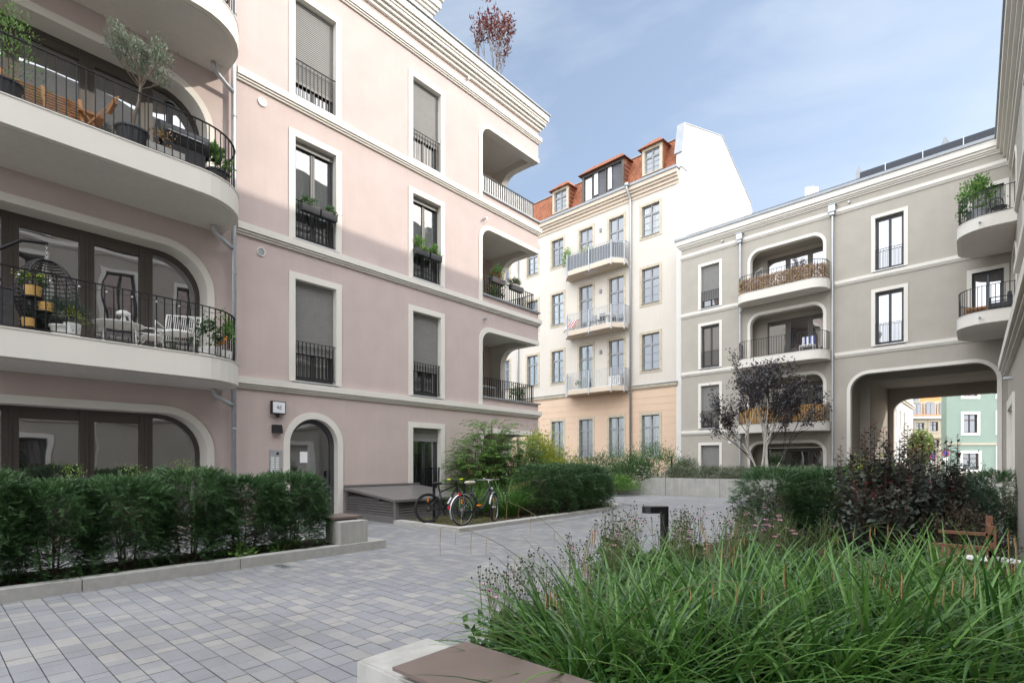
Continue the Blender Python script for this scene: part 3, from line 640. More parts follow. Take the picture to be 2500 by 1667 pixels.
MB().tube([(2.95,-.03,2.66),(2.95,.02,2.66)],.10,18).build('vent','whitepl',be)
# passage
i=rr(8.84,14.09,-.05,5.72,.78,.78,12); o_=rr(8.69,14.24,-.05,5.87,.93,.93,12)
MB().ring(i,o_,-.03,.302).build('surround','white',be)
tn=MB().box(8.3,8.55,.301,10.2,-.2,6.3).box(14.4,14.65,.301,10.2,-.2,6.3).box(8.55,14.4,.301,10.2,6.05,6.3).box(8.55,9.0,3.2,3.7,-.2,6.04).box(9.0,14.4,3.2,3.7,5.75,6.04)
tn.build('passage','beige',be)
MB().panel([(8.3,-.2),(8.83,-.2)]+rr(8.83,13.85,-.2,5.38,.8,.5)[1:-1]+[(13.85,-.2),(14.7,-.2),(14.7,8),(8.3,8)],[],10.21,10.6,XZ).build('rear_wall','beige',be)
# ================================================================== WING OPPOSITE (seen edge-on at the right border, and in the window reflections)
RWo=(1.15,29.6)
rw=thing('apartment_house','beige apartment wing seen edge on along the right border of the photo','house',(*RWo,0),R(-90))
holes=[]; cols=[(7.2,8.3),(10.6,11.7),(17.2,18.3),(20.6,21.7),(23.2,24.3),(26.2,27.3),(29.2,30.3),(32.2,33.3),(35.2,36.3)]
for k in range(4):
    if k>1: holes.append(rr(.35,3.45,FL[k]+.02,TOPS[k]+.05,.8,.8))
    for c in cols:
        if k==0 and c[0]<25: continue
        holes.append([(c[0]-.08,FL[k]+(0 if k else .5)-.05),(c[0]-.08,TOPS[k]+.11),(c[1]+.08,TOPS[k]+.11),(c[1]+.08,FL[k]+(0 if k else .5)-.05)])
MB().panel([(0,-.3),(42,-.3),(42,RT),(0,RT)],holes,0,.3,XZ).build('wall','beige',rw)
MB().box(0,42,.31,12,14.4,RT-.01).box(41.8,42,.3,12,-.2,14.4).box(0,42,11.8,12,-.2,14.4).build('roof','zinc',rw)
MB().box(0,42,2.0,11,14.62,17.95).build('attic','beige',rw)
for z in (3.275,6.74,10.25): band(rw,4.2,42,z,.1)
band(rw,-.0,42,13.55,.1)
c=MB()
for z0,z1,p in ((13.85,14.05,.15),(14.055,14.25,.26),(14.255,14.45,.36),(14.455,14.84,.46)): c.box(-.1,42,-p,.1,z0,z1)
c.build('cornice','white',rw); MB().box(-.1,42,-.52,.5,14.845,14.9).build('eaves_flashing','zinc',rw)
for k in range(4):
    for c_ in cols:
        if k==0 and c_[0]<25: continue
        frenchwin(rw,*c_,FL[k] if k else .5,TOPS[k],rail=k>0,shut=.02)
    if k>1:
        i=rr(.42,3.38,FL[k]+.03,TOPS[k],.75,.75,10); o_=rr(.27,3.53,FL[k]+.03,TOPS[k]+.15,.9,.9,10)
        rec=MB().box(.1,3.8,1.0,1.1,FL[k],TOPS[k]+.2).box(3.6,3.8,.301,1.0,FL[k],TOPS[k]+.2).box(.1,.3,.301,1.0,FL[k],TOPS[k]+.2).box(.3,3.6,.301,1.,TOPS[k]+.06,TOPS[k]+.2).build('loggia','beige',rw)
        MB().ring(i,o_,-.03,.302).build('surround','white',rec)
        balcony(rw,.02,3.75,FL[k],1.66,1.0)
        MB().tube([(3.2,-1.0,FL[k]-.2),(3.86,-1.0,FL[k]-.2)],.03,10).build('overflow_spout','galv',rw)
an=thing('annexe','low beige annexe with a white band and a deep doorway at the right border','annexe',(.5,14.15,0),R(-90))
MB().panel([(0,-.3),(9.2,-.3),(9.2,3.27),(0,3.27)],[[(.35,-.02),(.35,2.52),(2.2,2.52),(2.2,-.02)]],0,.3,XZ).box(0,.2,.3,.64,-.3,3.27).box(0,9.2,.3,.64,3.1,3.27).build('wall','beige',an)
band(an,-.12,9.2,3.28,.14); MB().box(0,9.2,.021,.64,3.2705,3.43).build('roof_slab','white',an)
t=MB().box(.22,.43,-.03,.33,-.02,2.62).box(2.12,2.3,-.03,.33,-.02,2.62).box(.43,2.12,-.03,.33,2.44,2.62); t.build('surround','white',an)
MB().box(.43,2.12,.33,.36,0,2.44).build('door','soffit',an)
MB().tube([(1.6,.02,2.92),(1.6,-.12,2.92)],.03,10).build('overflow_spout','galv',an)
MB().box(3.4,9.2,.02,.64,4.05,4.30).box(3.38,9.2,-.06,.1,4.25,4.36).build('canopy','white',an)
# ================================================================== STREET BEYOND THE PASSAGE
def simplehouse(name,label,u0,u1,yc,z1,m,wins,tr='fabric',fr='maroon',depth=8):
    x0,y0=at(u0,yc); x1,y1=at(u1,yc); L=math.hypot(x1-x0,y1-y0); rz=math.atan2(y1-y0,x1-x0)
    h=thing(name,label,'house',(x0,y0,0),rz)
    hs=[[(a,c),(a,d),(b,d),(b,c)] for a,b,c,d in wins]
    MB().panel([(0,-.3),(L,-.3),(L,z1),(0,z1)],hs,0,.25,XZ).box(0,L,.25,depth,z1-.3,z1-.05).box(0,.2,.25,depth,-.3,z1-.3).box(L-.2,L,.25,depth,-.3,z1-.3).build('wall',m,h)
    for a,b,c,d in wins:
        w=MB().box(a,a+.07,.1,.2,c,d).box(b-.07,b,.1,.2,c,d).box(a+.07,b-.07,.1,.2,d-.07,d).box(a+.07,b-.07,.1,.2,c,c+.07).box((a+b)/2-.04,(a+b)/2+.04,.1,.2,c+.07,d-.07).box(a+.07,b-.07,.09,.2,d-.32*(d-c)-.04,d-.32*(d-c)+.04).build('window',fr,h)
        MB().box(a+.02,b-.02,.16,.165,c+.02,d-.02).build('pane','oldglass',w)
        q=.28; MB().box(a-q,a,-.04,.12,c-q,d+q).box(b,b+q,-.04,.12,c-q,d+q).box(a,b,-.04,.12,d,d+q).box(a,b,-.04,.12,c-q,c).build('surround',tr,w)
    return h,L
YG=57.; k_=YG/FPX
def gz(v): return zat(v,YG)
X=lambda u:(u-2311)*k_
gw=[(X(2352),X(2386),gz(1056),gz(1011)),(X(2437),X(2470),gz(1055),gz(1008)),(X(2350),X(2389),gz(1146),gz(1106)),(X(2352),X(2386),gz(967),gz(925)),(X(2437),X(2470),gz(967),gz(925))]
gh,L=simplehouse('mint_house','mint green house with white window surrounds across the street',2311,2560,YG,14.5,'mint',gw,depth=.7)
MB().box(0,L,-.08,.01,gz(1086),gz(1081)).box(0,L,-.05,.01,0.,.45).build('string_course','yelhouse',gh)
dd=MB().box(X(2438),X(2468),-.02,.06,.15,3.05).build('door','maroon',gh); MB().box(X(2443),X(2463),-.03,-.021,1.2,2.9).build('pane','oldglass',dd); MB().box(X(2431),X(2437.9),-.05,.02,0,3.3).box(X(2468.1),X(2475),-.05,.02,0,3.3).build('surround','fabric',dd)
YO=72.; k2=YO/FPX
X2=lambda u:(u-2205)*k2
ow=[(X2(u)-.55,X2(u)+.55,zat(v+22,YO),zat(v,YO)) for u,v in ((2246,1032),(2280,1030),(2313,1030))]+[(X2(2281)-.6,X2(2281)+.6,zat(1092,YO),zat(1073,YO))]
oh,L=simplehouse('old_house','pale yellow old house with bright orange roof at the end of the street',2205,2330,YO,zat(1022,YO),'yelhouse',ow,'stone','brown')
MB().box(-.1,L+.1,-.35,.1,zat(1022,YO)+.002,zat(1015,YO)).build('cornice','firewall',oh)
zr=zat(1015,YO)
M['brighttile']=mat('bright_orange_tiles',(.72,.22,.08),.8,.12,1.2,.4,12)
q=MB(); q.add([(-.2,-.4,zr+.01),(L+.2,-.4,zr+.01),(L+.2,1.2,zr+.35),(-.2,1.2,zr+.35),(L+.2,4.5,zr+7.5),(-.2,4.5,zr+7.5)],[(0,1,2,3),(3,2,4,5)]); q.build('roof','brighttile',oh)
for u,v in ((2246,998),(2280,997),(2313,997),(2249,973)):
    x=X2(u); z=zat(v,YO); hh=1.1
    yb=1.2+(z-hh-zr-.35)/7.15*3.3
    d=MB().panel(rr(x-.85,x+.85,z-hh-.1,z+hh,.5,.5,6),[],yb-.3,yb+2.2,XZ).build('dormer','stone',oh)
    w=MB().panel(rr(x-.62,x+.62,z-hh+.15,z+hh-.15,.3,.3,6),[],yb-.36,yb-.305,XZ).build('window','greyframe',d)
    MB().box(x-.5,x-.06,yb-.39,yb-.365,z-hh+.3,z+hh-.4).box(x+.06,x+.5,yb-.39,yb-.365,z-hh+.3,z+hh-.4).build('pane','oldglass',w)
q=MB(); x=X2(2281); z=zat(1070,YO); q.prism([(x-1.3,z),(x+1.3,z),(x,z+.55)],-.25,.05,XZ); q.build('pediment','stone',oh)
# cream side-street house running away at the left of the view
x0,y0=at(2130,46.); x1,y1=at(2229,69.); L=math.hypot(x1-x0,y1-y0)
sh_=thing('side_street_house','cream house front running away along the side street, seen through the passage','house',(x0,y0,0),math.atan2(y1-y0,x1-x0))
wn=[(a,a+1.1,c,c+2.2) for a in (7.5,11,14.5,18,21.5) for c in (1.6,5.2,9.6)]
MB().panel([(0,-.3),(L,-.3),(L,13.5),(0,13.5)],[[(a,c),(a,d),(b,d),(b,c)] for a,b,c,d in wn],0,.3,XZ).box(0,L,.3,6,13.2,13.45).build('wall','firewall',sh_)
MB().box(0,L,-.25,.01,8.7,9.0).box(0,L,-.15,.01,8.45,8.7).build('string_course','cream',sh_)
for a,b,c,d in wn:
    w=MB().box(a,a+.1,.12,.2,c,d).box(b-.1,b,.12,.2,c,d).box(a+.1,b-.1,.12,.2,d-.1,d).box(a+.5,b-.5,.12,.2,c,d-.1).build('window','brown',sh_); MB().box(a+.02,b-.02,.16,.17,c,d-.02).build('pane','oldglass',w)
# ================================================================== GROUND
def sheet(name,poly,z,m,th=None):
    mb=MB()
    if th: mb.panel(poly,[],z-th,z,XY)
    else: mb.add([(a,b,z) for a,b in poly],[tuple(range(len(poly)))])
    return struct(mb.build(name,m))
sheet('ground',[(-400,-300),(400,-300),(400,500),(-400,500)],-.02,'joint')
M['asphalt']=mat('street_asphalt',(.20,.19,.18),.9,.12,2,.2,60)
sheet('street',[BEI.w(2,11.5),BEI.w(40,11.5),at(2900,90),at(1900,90)],.0,'asphalt')
# pavers: courses run from the pink house towards the camera side, 155 mm deep, random lengths
V=[];F=[]
y=-2.2; row=0
while y<31:
    x=-13.4+random.uniform(0,.2)
    while x<1.4:
        l=random.choice((.105,.155,.155,.155,.21,.21,.21,.26,.30))
        vis=(-SN*(x)+CN*y)>.6
        if vis:
            n=len(V); e=.0028; dz=random.uniform(-.0012,.0012); V+=[(x+e,y+e,dz),(x+l-e,y+e,dz),(x+l-e,y+.155-e,dz+random.uniform(-.0008,.0008)),(x+e,y+.155-e,dz)]; F.append((n,n+1,n+2,n+3))
        x+=l
    y+=.155
m=mat('concrete_pavers',(.46,.43,.40),.8,.1,1,c2=(.235,.24,.262),island=True,stretch=(2.2,16,2.2),bump=.15,bs=30)
t=m.node_tree
rmp=[n for n in t.nodes if n.type=='VALTORGB'][0].color_ramp
rmp.elements[0].position=.05; rmp.elements[0].color=(.245,.248,.262,1); e=rmp.elements.new(.5); e.color=(.275,.28,.298,1); e=rmp.elements.new(.78); e.color=(.318,.314,.308,1); rmp.elements[-1].position=1.08 if False else 1.0; rmp.elements[-1].color=(.37,.358,.338,1)
nz=t.nodes.new('ShaderNodeTexNoise'); nz.inputs['Scale'].default_value=.55; nz.inputs['Detail'].default_value=8; nz.inputs['Roughness'].default_value=.65; tq=t.nodes.new('ShaderNodeTexCoord'); t.links.new(tq.outputs['Object'],nz.inputs['Vector'])
rz=t.nodes.new('ShaderNodeValToRGB'); rz.color_ramp.elements[0].position=.3; rz.color_ramp.elements[0].color=(.78,.77,.75,1); rz.color_ramp.elements[1].position=.6
ng=t.nodes.new('ShaderNodeTexNoise'); ng.inputs['Scale'].default_value=130; ng.inputs['Detail'].default_value=3; t.links.new(tq.outputs['Object'],ng.inputs['Vector']); rg=t.nodes.new('ShaderNodeValToRGB'); rg.color_ramp.elements[0].position=.3; rg.color_ramp.elements[0].color=(.80,.80,.80,1); rg.color_ramp.elements[1].position=.62
t.links.new(nz.outputs['Fac'],rz.inputs[0]); t.links.new(ng.outputs['Fac'],rg.inputs[0]); b_=t.nodes['Principled BSDF']; lk=b_.inputs['Base Color'].links[0].from_socket
for rr_ in (rz,rg):
    mu=t.nodes.new('ShaderNodeMixRGB'); mu.blend_type='MULTIPLY'; mu.inputs[0].default_value=1; t.links.new(lk,mu.inputs[1]); t.links.new(rr_.outputs[0],mu.inputs[2]); lk=mu.outputs[0]
t.links.new(lk,b_.inputs['Base Color'])
M['paver']=m
struct(npmesh('paving',V,F,'paver',smooth=False))
# ================================================================== BEDS, KERBS
struct(MB().box(-7.75,-7.55,-1.5,1.245,-.1,.14).box(-7.75,-7.55,1.255,2.945,-.1,.14).box(-7.75,-7.55,2.955,5.32,-.1,.14).box(-8.45,-7.751,5.1,5.32,-.1,.14).build('planter_kerb','kerb'))
sheet('hedge_bed',[(-8.9,-1.5),(-7.751,-1.5),(-7.751,5.1),(-8.9,5.1)],.09,'soil')
ie=[(-10.40,7.55),(-8.08,7.5),(-8.14,9.5),(-8.24,11.5),(-8.35,13.6),(-8.6,14.9),(-9.1,15.8),(-9.9,16.5),(-11,16.95),(-12.6,17.1)]
ii=inset(ie,.26); ii[1]=(-8.34,7.76); ii[0]=(-10.40,7.80)
kb=MB(); n=len(ie)
kb.add([(x,y,.085) for x,y in ie]+[(x,y,.085) for x,y in ii]+[(x,y,-.05) for x,y in ie]+[(x,y,-.05) for x,y in ii],[f for i in range(n-1) for f in ((i,i+1,n+i+1,n+i),(2*n+i,2*n+i+1,i+1,i),(n+i,n+i+1,3*n+i+1,3*n+i))])
struct(kb.build('island_kerb','kerb'))
sheet('island_bed',ii+[(-12.6,7.8)],.055,'soil')
g0=inset(ie,-.52); g1=inset(ie,-.545); sl=MB(); sl.add([(x,y,.004) for x,y in g0[1:]]+[(x,y,.004) for x,y in g1[1:]],[(i,i+1,n-1+i+1,n-1+i) for i in range(n-2)]); struct(sl.build('drain_slot','dark'))
# raised bed with its sloping concrete wall in front of the beige and cream houses
wp=[(-12.9,0.),(-12.9,.05),(-11.05,.78),(-4.6,.80),(-4.6,0.)]
wl=tag(MB().panel([(a,b) for a,b in [(-12.9,-.1)]+wp[1:4]+[(-4.6,-.1)]],[],0,.24,XZ).build('planter_wall','concrete',None,loc=(0,22.72,0),rotz=R(3.3)),'long concrete planter wall with a sloping end below the trailing shrubs','wall')
for x in (-10.35,-8.0): MB().box(x-.006,x+.006,-.004,.1,0,.79).build('joint','dark',wl)
MB().box(-14.6,-12.91,.0,.2,-.1,.06).build('kerbstone','kerb',wl)
sheet('raised_bed',[(-10.8,23.0),(-4.7,23.3),(-4.9,29.9),(-10.8,30.3)],.70,'soil',.8)
sheet('rear_bed',[(-24,18.2),(-16,18.2),(-14.2,22.75),(-10.81,22.95),(-10.81,30.4),(-24,31.5)],.06,'soil')
sheet('flower_bed',[(-2.36,1.96),(.3,1.96),(.42,8.2),(.42,12.2),(-3.3,12.0),(-3.5,9.0),(-3.9,7.0),(-2.9,4.6)],.03,'soil')
# ================================================================== PLANT BUILDERS
def unit(a): return a/np.maximum(np.linalg.norm(a,axis=1,keepdims=True),1e-9)
def quads(P,D,U,L,W,fold=.2,mid=.45):
    D=unit(D); S=unit(np.cross(D,U)); U=unit(np.cross(S,D)); n=len(P); L=np.asarray(L).reshape(-1,1)*np.ones((n,1)); W=np.asarray(W).reshape(-1,1)*np.ones((n,1))
    m=P+D*L*mid-U*W*fold
    V=np.stack([P,m+S*W/2,P+D*L,m-S*W/2],1).reshape(-1,3); F=np.arange(4*n).reshape(n,4); return V,F
def join(parts):
    V=[];F=[];o=0
    for v,f in parts: V.append(v); F.append(f+o); o+=len(v)
    return np.concatenate(V),np.concatenate(F)
def rdir(n): return unit(rng.normal(size=(n,3)))
def clumps(n,k,h,rx,ry,z0=.15,spread=.16,top=1.):
    d=rdir(k); d[:,2]=np.abs(d[:,2])*1.0-.25; rad=rng.uniform(.45,1.,k)**.6
    c=d*rad[:,None]*np.array([rx,ry,h*(1-z0)/1.15])+np.array([0,0,h*z0+h*.25])
    i=rng.integers(0,k,n); sz=rng.uniform(.6,1.5,k)
    P=c[i]+rng.normal(size=(n,3))*spread*sz[i][:,None]*np.array([rx,ry,h*.5])
    P[:,2]=np.clip(P[:,2],.03,None)
    return P,unit(P-np.array([0,0,h*.3]))
def stems_mb(h,rx,ry,k,r=.012,lean=.6):
    mb=MB()
    for _ in range(k):
        a=random.uniform(0,6.28); e=random.uniform(.3,1)*lean
        mb.tube([(random.uniform(-.06,.06),random.uniform(-.06,.06),-.03),(rx*e*.4*math.cos(a),ry*e*.4*math.sin(a),h*.35),(rx*e*math.cos(a),ry*e*math.sin(a),h*random.uniform(.7,.9))],[r,r*.7,r*.3],5)
    return mb
def shrub(name,label,loc,h,rx,ry,n,L,W,m,stem='stem',k=40,group=None,up=.5,spread=.17,nst=7,cat='shrub',rz=0.,z0=.12):
    t=thing(name,label,cat,loc,rz,group)
    P,o=clumps(n,k,h,rx,ry,z0,spread); D=o+rng.normal(size=(n,3))*.6+np.array([0,0,up]); U=rng.normal(size=(n,3))*.5+np.array([0,0,1.])
    V,F=quads(P,D,U,rng.uniform(.7,1.25,n)*L,rng.uniform(.8,1.2,n)*W); npmesh('foliage',V,F,m,t)
    stems_mb(h,rx,ry,nst).build('stem',stem,t)
    return t
def yew(h,rx,ry,ns,bare=.25,seed=0):
    q=np.random.default_rng(seed)
    # shoots sit on a lumpy rounded box, thinner towards the bare foot
    a=q.uniform(0,2*np.pi,ns*3); z=q.uniform(.02,1.,ns*3)
    keep=q.uniform(size=ns*3)<np.clip((z-bare*.05)/(bare*1.0),.30,1); a,z=a[keep][:ns],z[keep][:ns]; n=len(a)
    sup=(np.abs(np.cos(a))**4+np.abs(np.sin(a))**4)**-.25
    lump=1+.13*np.sin(3*a+q.uniform(0,6))*np.sin(7*z+q.uniform(0,6))+.10*np.sin(5*a+9*z)
    cap=np.where(z>.8,np.sqrt(np.clip(1-((z-.8)/.23)**2,.05,1)),1.)
    rad=q.uniform(.35,1.,n)**.45*lump*cap*sup
    P=np.stack([rx*rad*np.cos(a),ry*rad*np.sin(a),h*z],1)
    D=np.stack([np.cos(a)*.9,np.sin(a)*.9,q.uniform(-.35,.9,n)],1)+q.normal(size=(n,3))*.35; D[z>.85]+=np.array([0,0,1.2]); D=unit(D)
    U=np.tile([0,0,1.],(n,1))+q.normal(size=(n,3))*.3
    l=q.uniform(.10,.22,n); S=unit(np.cross(D,U)); parts=[]
    nn_=8
    for j in range(nn_):
        t=(j+.5)/nn_; base=P+D*(l*t)[:,None]-np.array([0,0,1])*(l*t*t*.35)[:,None]
        for s in (1,-1):
            parts.append(quads(base,D*.62+s*S*.8+q.normal(size=(n,3))*.12,U,.040*(1-.35*t)*q.uniform(.8,1.2,n),.0115,.1))
    # twigs
    parts.append(quads(P,D-np.array([0,0,.12]),U,l,.006,0.))
    return join(parts)
def yewstem(h,rx,ry,k=4):
    mb=MB()
    for _ in range(k):
        x,y=random.uniform(-.12,.12),random.uniform(-.1,.1); mb.tube([(x,y,-.05),(x*1.5+random.uniform(-.05,.05),y*1.5,h*.35),(x*2.5,y*2.5,h*.8)],[.014,.010,.004],6)
    for _ in range(120):
        a=random.uniform(0,6.28); z=random.uniform(.08,.7)*h; r=random.uniform(.5,.95); mb.tube([(.03*math.cos(a),.03*math.sin(a),z),(rx*r*.55*math.cos(a),ry*r*.55*math.sin(a),z+.04),(rx*r*math.cos(a),ry*r*math.sin(a),z+random.uniform(-.05,.14))],[.006,.004,.002],4,False)
    return mb
YM=[]
def yewmesh(i,h,rx,ry,ns,bare):
    ob=npmesh('foliage',*yew(h,rx,ry,ns,bare,i),'yew'); sb=yewstem(h,rx,ry).build('stem','trunk'); return ob,sb
def plant_yews(protos,spots,group):
    for j,(x,y,rz,sc,label) in enumerate(spots):
        fo,st=protos[j%len(protos)]
        t=thing('yew_bush',label,'yew bush',(x,y,.06),rz,group); t.scale=(sc,)*3
        for src in (fo,st):
            c=src if src.parent is None and not src.get('used') else src.copy()
            if c is not src: COL.objects.link(c)
            c.parent=t
            if 'used' in c: del c['used']
def finish(protos):
    pass
ordn=['first','second','third','fourth','fifth','sixth','seventh','eighth','ninth']
pr=[yewmesh(1,1.26,.58,.46,3900,.45),yewmesh(2,1.22,.60,.44,3900,.5),yewmesh(3,1.30,.58,.48,3900,.36)]
sp=[(-8.34,4.02,0,.93)]+[(-8.32+random.uniform(-.06,.06),4.05-.74*i,random.uniform(0,6.28),random.uniform(.90,1.0)) for i in range(1,9)]
plant_yews(pr,[(x,y,rz,s,'%s yew bush from the concrete seat block in the hedge below the pink house'%ordn[i]) for i,(x,y,rz,s) in enumerate(sp)],'yew bushes of the near hedge')
pr=[yewmesh(4,1.22,.50,.5,2400,.4),yewmesh(5,1.18,.5,.5,2400,.3)]
mh=[(-9.05,11.45),(-8.95,12.2),(-8.98,12.95),(-9.02,13.7),(-9.1,14.4),(-9.65,14.9),(-9.75,13.6)]
plant_yews(pr,[(x,y,random.uniform(0,6),random.uniform(.98,1.1),'%s yew bush counted from the bicycles in the clipped hedge of the middle bed'%ordn[i]) for i,(x,y) in enumerate(mh)],'yew bushes of the middle bed')
pr=[yewmesh(6,1.22,.52,.5,2800,.25),yewmesh(7,1.2,.52,.52,2800,.25)]
rh=[(-2.62,9.95),(-1.98,10.35),(-1.35,10.85),(-2.2,10.95)]
plant_yews(pr,[(x,y,random.uniform(0,6),random.uniform(1.0,1.06),'%s dark yew bush from the bollard light in the short hedge right of the path'%ordn[i]) for i,(x,y) in enumerate(rh)],'yew bushes right of the path')
x,y=at(2445,8.6); plant_yews(pr,[(x,y,1.,.98,'lone dark yew bush beside the doorway pillar at the right border')],None)
# bright new shoots standing out of the near hedge
for t in [o for o in bpy.data.objects if o.get('group')=='yew bushes of the near hedge'][2:6]:
    for _ in range(2):
        n=70; P=np.stack([rng.normal(0,.07,n),rng.normal(0,.07,n),rng.uniform(-.10,.20,n)],1)+np.array([random.uniform(-.1,.2),random.uniform(-.3,.3),1.28]); V,F=quads(P,np.array([0,0,.8])+rng.normal(size=(n,3))*.6,rng.normal(size=(n,3)),.045,.013); npmesh('young_foliage',V,F,'yewtip',t)
# ---- sedge
def sedge(nb,r,L0,L1,W,seed,k=9,th0=(.02,.55),bend=(.7,2.0)):
    q=np.random.default_rng(seed)
    az=q.uniform(0,2*np.pi,nb); rr_=r*np.sqrt(q.uniform(0,1,nb)); bx,by=rr_*np.cos(az),rr_*np.sin(az); az=az+q.normal(0,.55,nb)
    L=q.uniform(L0,L1,nb); a0=q.uniform(*th0,nb); bd=q.uniform(*bend,nb)*(.55+.45*L/L1); w=W*q.uniform(.6,1.25,nb); tw=q.normal(0,.25,nb)
    pos=np.stack([bx,by,np.zeros(nb)],1); ring=[]
    for i in range(k+1):
        t=i/k; th=a0+bd*t**1.35; d=np.stack([np.sin(th)*np.cos(az),np.sin(th)*np.sin(az),np.cos(th)],1)
        if i: pos=pos+d*(L/k)[:,None]
        sd=np.stack([-np.sin(az+tw*t),np.cos(az+tw*t),np.zeros(nb)],1); up=np.cross(sd,d)
        ww=w*np.clip(1-t**3.0,.02,1)*np.clip(.55+1.8*t,.5,1)
        ring.append(np.stack([pos-sd*ww[:,None]/2,pos-up*(ww*.22)[:,None],pos+sd*ww[:,None]/2],1))
    V=np.stack(ring,1).reshape(-1,3); base=np.arange(nb)[:,None,None]*(3*(k+1))+np.arange(k)[None,:,None]*3
    F=np.concatenate([base+np.array([[[0,1,4,3]]]),base+np.array([[[1,2,5,4]]])],2).reshape(-1,4)
    return V,F
def stalks(n,L,seed,spikes=5,bend=1.0):
    q=random.Random(seed); st=MB(); P=[];D=[];Ls=[]
    for _ in range(n):
        az=q.uniform(0,6.28); l=L*q.uniform(.75,1.1); th=q.uniform(.12,.5); b=q.uniform(.75,1.35)*bend; p=Vector((q.uniform(-.1,.1),q.uniform(-.1,.1),0)); path=[p.copy()]
        for i in range(12):
            a=th+b*(i/11)**1.6*1.25; p=p+Vector((math.sin(a)*math.cos(az),math.sin(a)*math.sin(az),math.cos(a)))*l/12; path.append(p.copy())
        st.tube(path,[.0028]*10+[.002,.0015,.001],4,False)
        for j in range(spikes):
            c=path[12-j]; ln=q.uniform(.07,.13)
            st.tube([c,c+Vector((.006,0,-.02))],.0012,3,False)
            P.append(c+Vector((.006,0,-.015))); Ls.append(ln)
    sp_=MB()
    for c,ln in zip(P,Ls): sp_.tube([c,c+Vector((.004,.002,-ln*.3)),c+Vector((.0,.0,-ln*.8)),c+Vector((0,0,-ln))],[.002,.004,.0036,.001],5,False)
    return st,sp_
SV=[]
for i in range(4):
    ob=npmesh('blades',*sedge(215,.23,.55,1.18,.025,20+i,k=10,th0=(.02,.75),bend=(.45,2.5)),'sedge'); SV.append(ob)
pale=npmesh('pale_blades',*sedge(14,.22,.7,1.25,.018,40),'sedgepale'); dead=npmesh('dead_blades',*sedge(22,.24,.3,.7,.012,41,th0=(.2,1.),bend=(.6,1.8)),'straw')
ST=[]
for i in range(2):
    a,b=stalks(4,1.35,i); ST.append((a.build('flower_stalk','stem'),b.build('seed_spike','straw',smooth=True)))
first=set()
def inst(ob,p):
    if ob.name in first: c=ob.copy(); COL.objects.link(c)
    else: c=ob; first.add(ob.name)
    c.parent=p; return c
spots=[]
for yc,xs in ((2.75,(.52,1.0,1.5,2.0,2.5)),(3.2,(.42,.95,1.45,2.0,2.5,3.0)),(3.7,(.80,1.35,1.9,2.45,3.0,3.5)),(4.3,(1.75,2.3,2.9,3.5,4.1)),(4.95,(2.9,3.5,4.2))):
    for xc in xs:
        x,y=c2w(xc+random.uniform(-.1,.1),yc+random.uniform(-.12,.12))
        if x<.32 and y>1.98: spots.append((yc,xc,x,y))
for j,(yc,xc,x,y) in enumerate(spots):
    near='beside the brown seat plate' if yc<3 else 'in the lush foreground bed'
    t=thing('sedge_clump','arching dark green sedge clump in the lush foreground bed','ornamental grass',(x,y,.03),random.uniform(0,6.28),'sedge clumps of the foreground bed'); sc_=random.uniform(.86,1.04)*(1 if yc<4 else .88); t.scale=(1,1,sc_)
    inst(SV[j%4],t); inst(pale,t); inst(dead,t)
    if j%4==1 and yc>3: 
        for o_ in ST[(j//4)%2]: inst(o_,t)
# the sedge by the bicycles
t=thing('sedge_clump','big arching sedge clump right of the bicycles','ornamental grass',(-9.25,10.25,.05),.7); npmesh('blades',*sedge(420,.32,.7,1.32,.018,60),'sedge',t); inst(ST[0][0],t); inst(ST[0][1],t)
t=thing('sedge_clump','smaller arching sedge clump behind the bicycle front wheel','ornamental grass',(-9.75,9.55,.05),2.); npmesh('blades',*sedge(260,.25,.6,1.05,.016,61),'sedge',t)
t=thing('sedge_clump','tall upright grass clump with straw flower stems behind the bicycles','ornamental grass',(-10.5,10.6,.05),2.); npmesh('blades',*sedge(200,.25,.8,1.3,.014,62,th0=(.0,.5),bend=(.3,1.2)),'sedge',t); a,b=stalks(6,1.6,9,3,.35); a.build('flower_stalk','stem',t); b.build('seed_spike','straw',t)
# long flower stalks hanging over the path on the left of the bed
for j,(xc,yc,rz) in enumerate(((.55,3.3,2.9),(.85,3.6,2.5))):
    x,y=c2w(xc,yc); q=random.Random(j+70); t=thing('sedge_stalk',['long bare sedge stalk arching out over the paving','thin sedge stalk with drooping seed spikes reaching past the bicycles','low sedge stalk hanging over the pale paving left of the bed'][j],'grass stalk',(x,y,.03),rz+math.atan2(SN,CN))
    st=MB(); sp_=MB(); p=Vector((0,0,0)); path=[p.copy()]; l=(1.55,1.75,1.45)[j]
    for i in range(14):
        a=(.35,.42,.55)[j]+(1.15,1.0,1.2)[j]*(i/13)**1.5; p=p+Vector((math.sin(a),.12*math.sin(i*.3)*.1,math.cos(a)))*l/14; path.append(p.copy())
    st.tube(path,[.0022]*11+[.0018,.0015,.0012,.001],4,False)
    for i in (9,11,12,13,14):
        c=path[i]; ln=q.uniform(.10,.2); sp_.tube([c,c+Vector((.008,0,-.02)),c+Vector((.012,0,-ln*.6)),c+Vector((.01,0,-ln))],[.001,.0019,.0017,.0008],4,False)
    st.build('stem','stem',t); sp_.build('seed_spike','straw',t)
